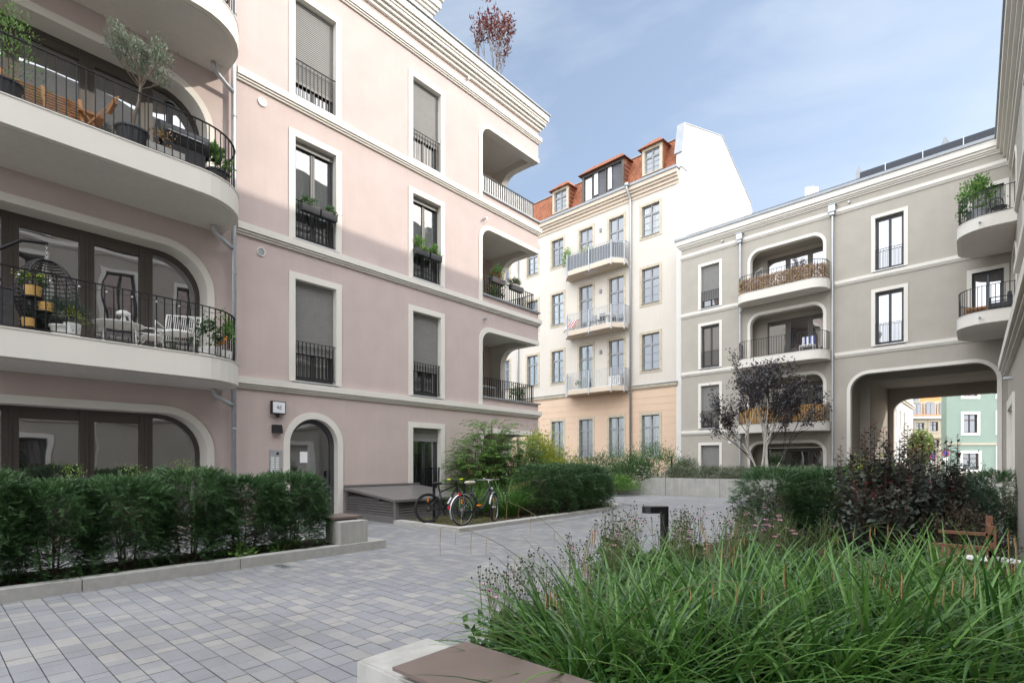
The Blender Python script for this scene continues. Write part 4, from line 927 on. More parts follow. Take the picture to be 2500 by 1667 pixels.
# ---- Japanese anemones round the bollard
def anemone(seed):
    q=random.Random(seed); st=MB(); bd=MB(); fl=[]; lv=[]
    for _ in range(13):
        az=q.uniform(0,6.28); l=q.uniform(.75,1.1); e=q.uniform(.05,.38); p0=Vector((q.uniform(-.12,.12),q.uniform(-.12,.12),0)); p1=p0+Vector((math.cos(az)*e*.4,math.sin(az)*e*.4,l*.55)); 
        st.tube([p0,p1],[.003,.002],4,False)
        for _ in range(4):
            a2=q.uniform(0,6.28); p2=p1+Vector((math.cos(a2)*.13*q.random(),math.sin(a2)*.13*q.random(),l*q.uniform(.25,.45))); st.tube([p1,(p1+p2)/2+Vector((.015,0,0)),p2],[.002,.0016,.0012],4,False)
            bd.ball(p2,.0085,5)
            if q.random()<.75:
                p3=p1*.4+p2*.6+Vector((q.uniform(-.1,.1),q.uniform(-.1,.1),q.uniform(.02,.16))); st.tube([p1*.5+p2*.5,p3],.0012,4,False); (fl.append(p3) if q.random()<.07 else bd.ball(p3,.0085,5))
        for _ in range(9): lv.append(p0+Vector((q.uniform(-.2,.2),q.uniform(-.2,.2),q.uniform(.1,.5))))
    return st,bd,fl,lv
def flowers(pts,r,m,parent,name='flower',npet=5):
    if not pts: return
    P=[];D=[]
    for c in pts:
        a=random.uniform(0,6); tilt=np.array([random.uniform(-.6,.6),random.uniform(-.8,.1),.6])
        for k in range(npet): P.append(c); D.append(np.array([math.cos(a+k*6.28/npet),math.sin(a+k*6.28/npet),.25])+tilt*.3)
    V,F=quads(np.array(P,float),np.array(D),np.tile([0,-.3,1.],(len(P),1)),r,r*.95,.15,.6); npmesh(name,V,F,m,parent)
for j in range(17):
    xc=(1.0,1.35,1.7,2.05,2.4,2.75,3.05,1.25,1.75,2.2,2.65,3.1,.55,.15,1.0,1.9,-.05)[j]; yc=(5.3,5.8,5.5,6.1,5.6,6.2,5.9,6.3,5.1,5.2,5.25,5.4,4.3,3.7,4.7,4.75,3.4)[j]
    x,y=c2w(xc,yc); st,bd,fl,lv=anemone(j)
    far='around the bollard light' if j<12 else 'beside the sedge'
    t=thing('anemone','wiry anemone with dark seed buds and few pink flowers '+far,'flower',(x,y,.03),random.uniform(0,6),'anemones '+far)
    t.scale=(.8,.8,.8) if j>=12 else (.93,.93,.93)
    st.build('stems','anem',t); bd.build('buds','bud',t,smooth=True); flowers(fl,.030,'petal',t)
    P=np.array(lv,float); P=np.repeat(P,3,0); V,F=quads(P,rng.normal(size=P.shape)*.8+np.array([0,0,.2]),np.tile([0,0,1.],(len(P),1))+rng.normal(size=P.shape)*.3,.09,.06); npmesh('leaves',V,F,'mid',t)
# ---- ninebark (dark leaved) and companions at the right
def ninebark(label,loc,h,r,nst,seed,red=True):
    q=np.random.default_rng(seed); t=thing('ninebark_shrub',label,'shrub',loc,0,'dark leaved shrubs right of the path'); st=MB(); A=[];B=[];C=[]
    for i in range(nst):
        az=q.uniform(0,6.28); e=r*q.uniform(.2,1); hh=h*q.uniform(.55,1.0) if i>3 else h*q.uniform(.9,1.05)
        path=[Vector((.05*math.cos(az),.05*math.sin(az),-.05)),Vector((e*.7*math.cos(az),e*.7*math.sin(az),hh*.45)),Vector((e*math.cos(az),e*math.sin(az),hh*.8)),Vector((e*1.02*math.cos(az),e*1.02*math.sin(az),hh))]
        st.tube(path,[.009,.007,.005,.002],5,False)
        m=int(hh/.045)
        for k in range(m):
            f=(k+.5)/m; seg=min(2,int(f*3)); u=f*3-seg; p=path[seg].lerp(path[seg+1],u)
            for s in (0,1):
                a=k*2.4+s*3.14; d=np.array([math.cos(a),math.sin(a),.35]); (C if f>.93 and red else (B if f>.62 else A)).append((np.array(p),d,f))
    for nm,lst,mm,Ls in (('foliage',A,'ninegreen',.085),('upper_leaves',B,'ninebark',.078),('young_leaves',C,'ninetop',.05)):
        if not lst: continue
        P=np.array([x[0] for x in lst]); D=np.array([x[1] for x in lst])+rng.normal(size=(len(lst),3))*.25
        if nm=='foliage':
            P=np.concatenate([P,P+rng.normal(size=P.shape)*.09,P+rng.normal(size=P.shape)*.12]); D=np.concatenate([D,D+rng.normal(size=D.shape)*.6,D+rng.normal(size=D.shape)*.6])
        V,F=quads(P,D,np.tile([0,0,1.],(len(P),1))+rng.normal(size=P.shape)*.25,rng.uniform(.7,1.2,len(P))*Ls,rng.uniform(.7,1.1,len(P))*Ls*(.42 if nm!='foliage' else .72),.18); npmesh(nm,V,F,mm,t)
    st.build('stems','maroon',t)
for j,(u,yc,h,r,ns_) in enumerate(((2125,7.9,2.02,.42,22),(2190,7.6,1.88,.40,20),(2250,8.1,1.72,.40,18),(2085,8.3,1.45,.36,16),(2315,8.2,1.84,.30,13),(2170,7.2,1.25,.5,22))):
    x,y=at(u,yc); ninebark(['tallest dark leaved ninebark with red shoot tips in front of the passage','dark ninebark with many upright stems in front of the passage','dark ninebark right of the tallest one with drooping upper leaves','low dark ninebark with red tips next to the yew hedge','slim dark ninebark whose single stem stands before the mint house','low broad ninebark at the front of the group'][j],(x,y,.03),h,r,ns_,100+j)
def pinnate(name,label,loc,h,rx,ry,nfr,m,L=.42,leaf=.075,group=None,tip=None,seed=1):
    q=np.random.default_rng(seed); t=thing(name,label,'shrub',loc,0,group); P=[];D=[];st=MB()
    for i in range(nfr):
        az=q.uniform(0,6.28); e=math.sqrt(q.uniform(.02,1)); z=h*q.uniform(.25,1)*(1-.35*e*e); c=Vector((rx*e*.75*math.cos(az),ry*e*.75*math.sin(az),z)); l=L*q.uniform(.7,1.2); path=[c]
        th=q.uniform(.5,1.1)
        for k in range(6):
            a=th+1.0*(k/5); c=c+Vector((math.sin(a)*math.cos(az),math.sin(a)*math.sin(az),math.cos(a)))*l/6; path.append(c)
            sd=np.array([-math.sin(az),math.cos(az),0]); f=np.array([math.sin(a)*math.cos(az),math.sin(a)*math.sin(az),math.cos(a)])
            for s in (1,-1):
                P.append(np.array(c)); D.append(f*.55+s*sd*.85+np.array([0,0,-.25])); P.append(np.array(c)-f*l/12); D.append(f*.45+s*sd*.9+np.array([0,0,-.15]))
        if i%3==0: st.tube([(0.1*math.cos(az),.1*math.sin(az),-.05),(path[0].x*.5,path[0].y*.5,path[0].z*.55),path[0],path[3]],[.012,.009,.005,.002],5,False)
    P=np.array(P);D=np.array(D)+q.normal(size=(len(D),3))*.15
    V,F=quads(P,D,np.tile([0,0,1.],(len(P),1))+q.normal(size=P.shape)*.2,leaf*q.uniform(.7,1.2,len(P)),leaf*.3,.1); npmesh('foliage',V,F,m,t); st.build('stem','trunk',t); return t
# middle bed
pinnate('sumac_shrub','loose bright green shrub with feathery leaves behind the yellow gripped bicycle',(-11.2,11.0,.05),2.0,.8,.85,340,'fresh',.46,.105,seed=3)
pinnate('sumac_shrub','tallest feathery green shrub left of the ground floor arch',(-11.2,11.7,.05),2.75,1.15,1.1,560,'fresh',.5,.11,seed=4)
pinnate('sumac_shrub','feathery green shrub in front of the ground floor arch',(-10.9,12.7,.05),2.15,.9,.9,360,'mid',.46,.10,seed=5)
shrub('golden_shrub','glowing yellow green shrub at the ground floor arch',(-11.15,13.9,.05),2.45,.75,.8,4600,.09,.05,'gold',k=60)
shrub('golden_shrub','pale yellow green grassy shrub behind the middle hedge',(-10.7,14.7,.05),1.75,.9,.8,3000,.12,.022,'gold',k=50,up=1.2)
shrub('aster_bush','soft green feathery bush between the big sedge and the yew hedge',(-9.75,11.6,.05),1.2,.62,.6,5200,.055,.011,'fresh',k=80,up=1.)
shrub('aster_bush','small soft green bush at the foot of the clipped hedge',(-9.15,10.95,.05),.8,.42,.4,2200,.05,.011,'mid',k=50,up=1.)
# far bed
for j,(u,yc,h,r,n,m,L,W,lab) in enumerate((
  (1395,24.5,1.75,1.3,3600,'mid',.12,.035,'wide green bush left of the white flowering one by the cream house'),
  (1470,25.5,1.9,1.3,3600,'deep',.11,.03,'dark green bush below the middle ground floor window of the cream house'),
  (1545,25.,1.75,1.2,3600,'deep',.11,.04,'dark green bush with white flowers near the cream house'),
  (1600,25.5,2.4,1.3,4200,'mid',.12,.03,'tall feathery bush with arching twigs below the last cream house window'),
  (1445,23.8,1.0,.9,2400,'mid',.11,.06,'low leafy ground shrub at the foot of the far bed'),
  (1510,23.6,.85,.9,2400,'fresh',.11,.06,'low leafy ground shrub next to the sloping concrete wall'),
  (1390,22.8,.9,1.0,2400,'deep',.11,.06,'low leafy shrub behind the end of the middle hedge'),
  (1352,26.,2.1,1.1,2600,'grey',.11,.04,'grey green bush behind the closed parasol'),
  (1675,25.2,1.0,.8,3200,'grey',.075,.035,'pale grey green bush at the cream and beige house corner'))):
    x,y=at(u,yc); t=shrub('garden_bush',lab,(x,y,.06 if u<1625 else .68),h,r,r*.9,n,L,W,m,k=60,rz=j)
    if 'white flowers' in lab: flowers([Vector((random.gauss(0,.55),-.6+random.gauss(0,.25),1.0+random.gauss(0,.22))) for _ in range(60)],.065,'whitepetal',t)
x,y=at(1525,26.6); shrub('garden_bush','airy tall shrub against the cream house wall',(x,y,.06),2.3,1.2,1.0,2400,.12,.025,'mid',k=40,up=1.2)
# trailing cotoneaster along the planter wall
for j in range(7):
    xx=-10.1+j*.86; t=shrub('trailing_shrub','trailing small leaved shrub spilling over the planter wall',(xx,22.95+.058*(xx+10),.72),.62,.72,.62,3000,.055,.032,'grey',k=50,group='trailing shrubs on the planter wall',up=.1)
    n=900; P=np.stack([rng.normal(0,.38,n),-.36+rng.normal(0,.05,n),-np.abs(rng.normal(0,.24 if j in (0,1,2,5) else .12,n))+.15],1); V,F=quads(P,rng.normal(size=(n,3))+np.array([0,-.5,-.4]),rng.normal(size=(n,3))*.5+np.array([0,-1,.5]),.055,.032); npmesh('hanging_shoots',V,F,'grey',t)
# right group
x,y=at(2100,8.6); shrub('golden_maple','small golden green maple between the yew hedge and the ninebark',(x,y,.03),1.42,.32,.35,1500,.075,.03,'gold',k=22)
x,y=at(2190,8.9); shrub('golden_maple','golden leaved shrub glowing through the ninebark stems',(x,y,.03),1.36,.42,.4,1500,.075,.032,'gold',k=22)
x,y=at(2340,8.4); shrub('juniper','blue green juniper with feathery sprays before the mint house',(x,y,.03),1.42,.42,.42,5200,.06,.012,'juniper',k=60,up=.9)
x,y=at(2255,9.4); shrub('juniper','dusty green conifer behind the ninebark stems',(x,y,.03),1.55,.4,.4,3600,.06,.012,'juniper',k=50,up=.9)
x,y=at(2400,8.9); shrub('juniper','low spreading conifer right of the juniper',(x,y,.03),1.05,.5,.5,3200,.06,.012,'juniper',k=50,up=.6)
x,y=at(2330,7.0); shrub('barberry','dark red leaved low shrub before the wooden bench',(x,y,.03),.85,.55,.5,2600,.05,.03,'ninebark',k=50)
# ---- trees
def grow(p,d,l,r,dep,segs,tips,q,nch=3,ang=.55,up=.15):
    path=[p]; dd=d
    for i in range(4):
        dd=(dd+Vector((q.gauss(0,.11),q.gauss(0,.11),up*.3))).normalized(); path.append(path[-1]+dd*l/4)
    segs.append((path,[r*(1-.11*i) for i in range(5)]))
    if dep==0: tips.append(path); return
    for c in range(nch):
        f=q.uniform(.45,1) if c else 1.; k=min(3,int(f*4)); b=path[k].lerp(path[k+1],f*4-k if f<1 else 1)
        az=q.uniform(0,6.28); s=dd.orthogonal().normalized(); s2=dd.cross(s); nd=(dd+(s*math.cos(az)+s2*math.sin(az))*math.tan(ang*q.uniform(.5,1.2))+Vector((0,0,up))).normalized()
        grow(b,nd,l*q.uniform(.55,.8),r*.6,dep-1,segs,tips,q,nch,ang,up)
def crown(tips,per,L,W,m,par,spread=.05,q=rng,droop=0.,name='crown'):
    P=[];D=[]
    for path in tips:
        a=np.array([list(v) for v in path]); t=q.uniform(0,4,per); i=np.minimum(t.astype(int),3); f=(t-i)[:,None]
        P.append(a[i]*(1-f)+a[i+1]*f+q.normal(size=(per,3))*spread); D.append((a[i+1]-a[i])/np.linalg.norm(a[i+1]-a[i],axis=1,keepdims=True)*.7+q.normal(size=(per,3))*.7-np.array([0,0,droop]))
    P=np.concatenate(P);D=np.concatenate(D); V,F=quads(P,D,np.tile([0,0,1.],(len(P),1))+q.normal(size=P.shape)*.5,L*q.uniform(.7,1.25,len(P)),W*q.uniform(.8,1.2,len(P)),.2); return npmesh(name,V,F,m,par)
x,y=at(1862,24.6); t=thing('plum_tree','small multi stemmed tree with near black leaves and pale stems before the beige house','tree',(x,y,.6),0)
q=random.Random(5); segs=[];tips=[]
for j,(a,e,l,r) in enumerate(((math.pi*.97,.17,2.4,.055),(math.pi*.8,.07,2.4,.05),(1.2,.04,2.6,.05),(.4,.10,2.5,.05),(.05,.48,1.9,.035),(-1.2,.10,2.4,.04),(2.9,.34,2.1,.035))):
    p0=Vector((.25*math.cos(a) if j in (2,3,4) else -.1,.05,-.1)); d=Vector((math.sin(e)*math.cos(a),math.sin(e)*math.sin(a)*.8,math.cos(e))); grow(p0,d,l,r,3,segs,tips,q,3,.44,.14)
mb=MB(); dk=MB()
for path,rs in segs: (mb if rs[0]>.028 else dk).tube(path,rs,7 if rs[0]>.03 else 4,False)
mb.build('trunk','palebark',t,smooth=True); dk.build('twigs','plum',t)
crown(tips,46,.12,.07,'plum',t,.11,droop=.1)
# street tree beyond the passage
x,y=at(2248,52.); t=thing('street_tree','sunlit round green street tree seen through the passage','tree',(x,y,0),0); MB().tube([(0,0,-.1),(0,0,2.2)],[.14,.1],8).build('trunk','trunk',t)
n=5200; P=rdir(n)*(rng.uniform(.3,1,n)**.5)[:,None]*np.array([1.0,1.0,1.75])*(1+.18*np.sin(np.arange(n)%37))[:,None]+np.array([0,0,2.9]); V,F=quads(P,rdir(n),rdir(n)+np.array([0,0,.6]),.24,.15); npmesh('crown',V,F,'treeleaf',t)
# purple beech on the pink roof terrace
w_=PINK.w(6.75,1.2); t=thing('beech_tree','slender purple leaved tree on the roof edge of the pink house','tree',(*w_,14.75),0); q=random.Random(3); segs=[];tips=[]
for a,e in ((.3,.10),(2.2,.22),(4.3,.2),(5.4,.3)): grow(Vector((0,0,0)),Vector((math.sin(e)*math.cos(a),math.sin(e)*math.sin(a),math.cos(e))),1.75,.028,3,segs,tips,q,3,.42,.4)
mb=MB()
for path,rs in segs: mb.tube(path,rs,4,False)
mb.build('trunk','trunk',t); crown(tips,9,.15,.055,'beech',t,.06)
w_=PINK.w(5.2,1.0); shrub('roof_plant','yellowish roof plant beside the purple tree',(*w_,14.72),1.0,.6,.5,500,.1,.02,'gold',k=12,up=1.4)
# lawn patch under the bicycles and stray blades
n=5200; P=np.stack([rng.uniform(-10.3,-8.36,n),rng.uniform(7.8,9.6,n),np.full(n,.055)],1); V,F=quads(P,np.array([0,0,1.])+rng.normal(size=(n,3))*.6,rng.normal(size=(n,3)),rng.uniform(.03,.09,n),.006); o_=npmesh('lawn_grass',V,F,'lawn'); o_['kind']='stuff'
sheet('lawn_patch',[(-10.38,7.8),(-8.36,7.78),(-8.42,9.6),(-10.3,9.7)],.06,'soil')
# mulch crumbs and fallen leaves
n=2600; P=np.stack([rng.uniform(-8.85,-7.76,n),rng.uniform(-1,5.05,n),np.full(n,.095)],1); V,F=quads(P,rng.normal(size=(n,3))*np.array([1,1,.25]),np.tile([0,0,1.],(n,1))+rng.normal(size=(n,3))*.3,rng.uniform(.02,.06,n),rng.uniform(.008,.02,n)); M['mulch']=leafmat('bark_mulch',(.04,.022,.014),(.16,.085,.05),.9,0.); o_=npmesh('bark_mulch',V,F,'mulch'); o_['kind']='stuff'
n=1500; P=np.stack([rng.uniform(-9.6,-8.5,n),rng.uniform(9.8,16,n),np.full(n,.065)],1); V,F=quads(P,rng.normal(size=(n,3))*np.array([1,1,.25]),np.tile([0,0,1.],(n,1))+rng.normal(size=(n,3))*.3,rng.uniform(.02,.06,n),rng.uniform(.008,.02,n)); o_=npmesh('bark_mulch',V,F,'mulch'); o_['kind']='stuff'
for j,(x,y) in enumerate(((-7.9,3.05),(-7.92,3.75))):
    shrub('weed_plant',['fresh green leafy weed at the kerb joint below the hedge','fresh green leafy weed nearer the concrete seat block'][j],(x,y,.09),.2,.2,.22,170,.07,.035,'fresh',k=8,nst=3,cat='plant')
# ================================================================== COURTYARD OBJECTS
t=thing('seat_block','concrete seat block with brown seat plate at the end of the hedge','bench',(-7.6,4.5,.14))
MB().box(-.46,0,0,.5,0,.36).build('block','concrete',t); MB().box(-.84,-.22,-.04,.54,.385,.42).box(-.78,-.3,.02,.46,.3605,.3845).build('seat','plate',t)
t=thing('seat_block','long concrete bench with brown seat plate at the bottom edge of the photo','bench',(-2.36,1.49,0))
m_=MB().box(.012,3.0,.012,.448,.44,.45).box(0,3.0,0,.46,-.05,.4398); m_.build('block','concrete',t)
MB().box(.34,3.0,-.03,.44,.492,.508).box(.42,3.0,.05,.38,.4502,.4918).build('seat','plate',t)
# light-well cover with louvred sides
t=thing('light_well_cover','dark metal light well cover with louvred sides against the pink wall','hatch',(-12.62,7.55,0))
X0,X1,Y0,Y1=.0,2.22,.06,2.5
zt=lambda x:.80-.22*x/2.22
MB().prism([(X0,zt(0)-.06),(X1+.07,zt(2.29)-.06),(X1+.07,zt(2.29)),(X0,zt(0))],Y0-.07,Y1+.05,lambda a,b,h:(a,h,b)).build('lid','metaldk',t)
MB().box(X0,X1,Y0+1.2,Y0+1.206,.7,.7).box(X0,.03,Y0-.07,Y1+.05,.805,.86).build('lid_seam','metaldk',t)
MB().box(X0,X1,Y0,Y1,-.05,.17).build('plinth','metaldk',t)
m_=MB()
for x,y in ((X1-.09,Y0),(X1-.09,Y1-.09),(X0,Y0)): m_.box(x,x+.09,y,y+.09,.171,zt(x+.09)-.061)
m_.build('corner_post','metaldk',t)
m_=MB()
for i in range(6):
    z=.20+i*.066
    if z+.05<zt(2.2)-.06:
        m_.add([(X1-.06,Y0+.09,z+.045),(X1-.06,Y1-.09,z+.045),(X1-.005,Y1-.09,z),(X1-.005,Y0+.09,z),(X1-.005,Y0+.09,z-.014),(X1-.005,Y1-.09,z-.014)],[(0,1,2,3),(3,2,5,4)])
    xe=X1-.09 if z+.06<zt(2.2)-.06 else min(X1-.09,(.80-.06-z-.06)/.22*2.22)
    if xe>.4: m_.add([(X0+.09,Y0+.06,z+.045),(xe,Y0+.06,z+.045),(xe,Y0+.005,z),(X0+.09,Y0+.005,z),(X0+.09,Y0+.005,z-.014),(xe,Y0+.005,z-.014)],[(0,1,2,3),(3,2,5,4)])
m_.build('louvre','metaldk',t)
MB().box(X0+.05,X1-.1,Y0+.1,Y1-.1,.17,.5).build('inner_box','dark',t)
# wall fittings by the door
def onpink(s,z,off=0.): x,y=PINK.w(s,-off); return (x,y,z)
t=thing('house_number_sign','white house number sign reading 4d in a dark frame beside the arched door','sign',onpink(-1.89,2.78),PINK.rot())
MB().box(-.165,.165,-.11,-.02,-.15,.15).build('casing','rail',t); MB().box(-.145,.145,-.118,-.1101,-.13,.13).build('face','sign',t); MB().tube([(0,-.06,-.15),(0,-.06,-.24)],.035,10).box(-.03,.03,-.06,0,-.2,-.15).build('bracket','rail',t)
fc=bpy.data.curves.new('lettering','FONT'); fc.body='4d'; fc.size=.135; fc.align_x='CENTER'; fc.align_y='CENTER'; fc.extrude=.001
fo=bpy.data.objects.new('lettering',fc); COL.objects.link(fo)
bpy.context.view_layer.update(); dg=bpy.context.evaluated_depsgraph_get(); lm=bpy.data.meshes.new_from_object(fo.evaluated_get(dg)); bpy.data.objects.remove(fo)
lo=bpy.data.objects.new('lettering',lm); COL.objects.link(lo); lm.materials.clear(); lm.materials.append(M['ink']); lo.parent=t; lo.rotation_euler=(R(90),0,0); lo.location=(0,-.120,0); lo.scale=(.86,1.15,1)
t=thing('wall_lamp','small dark wall lamp below the house number sign','lamp',onpink(-1.9,2.27),PINK.rot()); MB().prism([(0,-.10),(-.10,-.10),(-.06,.10),(0,.10)],-.115,.115,YZ).build('lamp_body','rail',t)
t=thing('intercom_panel','grey intercom panel with two rows of bell buttons left of the arched door','intercom',onpink(-1.93,1.42),PINK.rot())
MB().box(-.14,.14,-.02,.0,-.34,.34).build('panel','galv',t)
m_=MB()
for i in range(11):
    for c in (-.065,.045):
        z=.16-i*.045; m_.box(c-.045,c+.035,-.026,-.0201,z-.012,z+.012)
m_.build('bell_buttons','paper',t); MB().ball((.05,-.02,.26),.035,10,sy=.6).build('camera_dome','rail',t)
# bicycle stand, bicycles
def wheel(name,parent,r,m_t,loc,rot=(0,0,0),ref=True,rim='chrome',tw=.02):
    w=MB().torus((0,0,0),r-tw,tw,'y',40,8).build(name,'tyre',parent,smooth=True); w.location=loc; w.rotation_euler=rot
    MB().torus((0,0,0),r-tw*2.25,.011,'y',40,6).build('rim',rim,w,smooth=True)
    sp_=MB()
    for k in range(18):
        a=k*math.pi/9; s=1 if k%2 else -1; sp_.tube([(.02*math.cos(a+1.2),.02*s,.02*math.sin(a+1.2)),((r-.05)*math.cos(a),0,(r-.05)*math.sin(a))],.0016,3,False)
    sp_.tube([(0,-.045,0),(0,.045,0)],.022,10); sp_.build('spokes','chrome',w)
    if ref: MB().box(-.012,.012,-.012,.012,r*.42,r*.72).build('reflector','orange',w)
    return w
def crank(m_,c):
    m_.tube([(c[0],-.05,c[2]),(c[0],.05,c[2])],.02,10); m_.torus((c[0],-.06,c[2]),.085,.008,'y',24,5)
    for k in range(5): a=k*6.28/5; m_.bar((c[0],-.06,c[2]),(c[0]+.08*math.cos(a),-.06,c[2]+.08*math.sin(a)),.012,.01)
    m_.bar((c[0],-.075,c[2]),(c[0]-.06,-.075,c[2]+.16),.02,.015); m_.bar((c[0],.07,c[2]),(c[0]+.06,.07,c[2]-.16),.02,.015)
t=thing('bicycle','dark city bicycle with pale saddle and silver mudguards in front','bicycle',(-8.44,7.96,.065),R(90)); t.rotation_euler=(R(-3),0,R(90))
r=.345; wb=1.13
wheel('rear_wheel',t,r,'tyre',(0,0,r)); st=R(27)
f=MB(); bb=(.46,0,.29); seat=(.33,0,.80); hd0=(.93,0,.66); hd1=(.885,0,.86)
f.tube([bb,seat],.017,8).tube([seat,(.325,0,.92)],.013,8).tube([bb,(.66,0,.38),(.84,0,.60),(.915,0,.73)],.021,8).tube([(.415,0,.50),(.62,0,.55),(.80,0,.72),(.895,0,.83)],.015,8).tube([hd0,hd1],.022,8)
for s in (-.06,.06): f.tube([bb,(.2,s,.31),(0,s,r)],.010,6).tube([(.36,0,.70),(.2,s,.55),(0,s,r)],.008,6)
f.build('frame','bike',t,smooth=True)
m_=MB(); crank(m_,bb); m_.box(.0,.46,-.085,-.055,.27,.33); m_.build('crankset','rail',t)
MB().box(.36,.46,-.16,-.09,.42,.45).build('pedal','orange',t)
m_=MB().box(-.05,.35,-.075,-.06,.70,.712).box(-.05,.35,.06,.075,.70,.712).box(-.05,-.035,-.06,.06,.70,.712).box(.12,.135,-.06,.06,.70,.712).tube([(0,-.07,r),(.0,-.068,.70)],.006,5).tube([(0,.07,r),(0,.068,.70)],.006,5); m_.build('luggage_rack','chrome',t)
def guard(a0,a1,rr_,w,parent,name='mudguard',loc=(0,0,0),rot=(0,0,0)):
    n=22; vs=[];fs=[]
    for i in range(n+1):
        a=a0+(a1-a0)*i/n
        for yy,q in ((-w,-.012),(-w*.5,.004),(w*.5,.004),(w,-.012)): vs.append(((rr_+q)*math.cos(a),yy,(rr_+q)*math.sin(a)))
    for i in range(n): fs+=[(4*i+k,4*i+k+1,4*i+5+k,4*i+4+k) for k in range(3)]
    g=MB(); g.add(vs,fs); o_=g.build(name,'chrome',parent,smooth=True); o_.location=loc; o_.rotation_euler=rot; return o_
guard(R(55),R(208),r+.022,.028,t,loc=(0,0,r))
m_=MB().box(-.40,-.37,-.02,.02,.40,.47).build('tail_light','red',t); MB().box(-.10,-.06,-.045,.045,.66,.73).build('rear_reflector','red',t)
sd=MB().ball((.30,0,.95),.11,12,sx=1.25,sy=.62,sz=.32).ball((.20,0,.955),.085,10,sx=.8,sy=1.1,sz=.42); sd.build('saddle','saddle',t,smooth=True)
ax=Vector((.905,0,.76)); fc_=(1.13-0,0,r)
def steer(p):
    p=Vector(p)-Vector((.95,0,0)); return (.95+p.x*math.cos(st)-p.y*math.sin(st),p.x*math.sin(st)+p.y*math.cos(st),p.z)
fw=wheel('front_wheel',t,r,'tyre',steer((wb,0,r)),(0,0,st)); guard(R(10),R(165),r+.022,.028,t,'front_mudguard',steer((wb,0,r)),(0,0,st))
f=MB()
for s in (-.055,.055): f.tube([(.935,0,.66),steer((.99,s,.60)),steer((1.06,s,.47)),steer((wb,s,r))],[.02,.013,.011,.009],7)
f.build('fork','bike',t,smooth=True)
hb=MB().tube([hd1,(.865,0,.98)],.012,7)
pts=[(.60,-.30,1.00),(.70,-.27,1.0),(.83,-.16,1.0),(.93,-.05,1.0),(.90,0,.99),(.93,.05,1.0),(.83,.16,1.0),(.70,.27,1.0),(.60,.30,1.0)]
hb.tube([steer((a-.02,b,c)) for a,b,c in pts],.011,7); hb.build('handlebar','chrome',t,smooth=True)
MB().tube([steer(pts[0]),steer((.70-.02,-.27,1.0))],.017,8).build('grip','rail',t); MB().tube([steer(pts[-1]),steer((.70-.02,.27,1.0))],.017,8).build('grip','rail',t)
MB().ball(steer((1.0,0,.78)),.04,10).build('headlamp','chrome',t,smooth=True); MB().ball(steer((.80,.12,1.025)),.022,8).build('bell','chrome',t)
MB().tube([(.40,.05,.27),(.33,.17,.0)],.007,6).build('kickstand','chrome',t)
t=thing('bicycle','black mountain bicycle with lime yellow grips behind the bicycle stand','bicycle',(-9.42,7.80,.065),R(79)); t.rotation_euler=(R(-2),0,R(79))
r=.35; wb=1.05; wheel('rear_wheel',t,r,'tyre',(0,0,r),rim='bikeblack',tw=.026); wheel('front_wheel',t,r,'tyre',(wb,0,r),(0,0,R(6)),rim='bikeblack',tw=.026)
f=MB(); bb=(.43,0,.31); f.tube([bb,(.31,0,.72)],.018,8).tube([(.315,0,.70),(.76,0,.86)],.018,8).tube([bb,(.78,0,.80)],.026,8).tube([(.77,0,.90),(.80,0,.73)],.024,8).tube([(.31,0,.72),(.27,0,.90)],.014,8)
for s in (-.06,.06): f.tube([bb,(0,s,r)],.011,6).tube([(.33,0,.66),(0,s,r)],.009,6).tube([(.81,s,.72),(wb,s,r)],[.018,.013],7)
f.box(.79,.83,-.08,.08,.70,.74); f.build('frame','bikeblack',t,smooth=True)
m_=MB(); crank(m_,bb); m_.torus((0,-.04,r),.075,.01,'y',20,5); m_.torus((0,-.05,r),.05,.01,'y',20,5); m_.build('crankset','rail',t)
MB().ball((.25,0,.92),.11,10,sx=1.3,sy=.55,sz=.28).build('saddle','bikeblack',t,smooth=True)
MB().tube([(.77,0,.90),(.76,0,.97)],.016,8).tube([(.74,-.32,1.0),(.77,-.1,.975),(.77,.1,.975),(.74,.32,1.0)],.012,8).build('handlebar','bikeblack',t,smooth=True)
MB().tube([(.735,-.34,1.003),(.75,-.21,.99)],.019,10).build('grip','lime',t); MB().tube([(.735,.34,1.003),(.75,.21,.99)],.019,10).build('grip','lime',t)
MB().tube([(.52,-.02,.42),(.62,-.02,.56)],.035,10).build('bottle_cage','chrome',t)
t=thing('bicycle_stand','dark flat steel bicycle stand in the small lawn','bicycle stand',(-9.44,7.95,.05),R(75)); MB().box(0,.06,-.012,.012,-.1,.90).box(.80,.86,-.012,.012,-.1,.90).box(0,.86,-.03,.03,.901,.915).build('hoop','rail',t)
# bollard lights
def bollard(label,loc,rz,h,hl,pr):
    t=thing('bollard_light',label,'lamp',loc,rz); MB().tube([(0,0,-.05),(0,0,h)],pr,20).build('post','rail',t,smooth=False)
    n=20; hd=MB()
    hd.prism([(hl*.5-hl*.5*math.cos(a)*1.0-hl*0.,0) for a in (0,)] or [], 0,0,XY) if False else None
    pts=[(0,-pr),(-hl*.75,-pr*1.7),(-hl,-pr),(-hl-.03,0),(-hl,pr),(-hl*.75,pr*1.7),(0,pr)] if pr>.04 else [(0,-pr),(-hl,-pr),(-hl,pr),(0,pr)]
    hd.prism(pts,h-(.11 if pr>.04 else .03),h-.001,XY); hd.build('lamp_head','rail',t); return t
bollard('dark bollard light with a flat half round head among the anemones',(*gnd(1622,1345),0),math.atan2(SN,CN),.74,.34,.068)
x,y=at(1640,24.2); bollard('slim dark L shaped path lamp behind the planter wall',(x,y,.70),math.atan2(SN,CN),1.02,.20,.035)
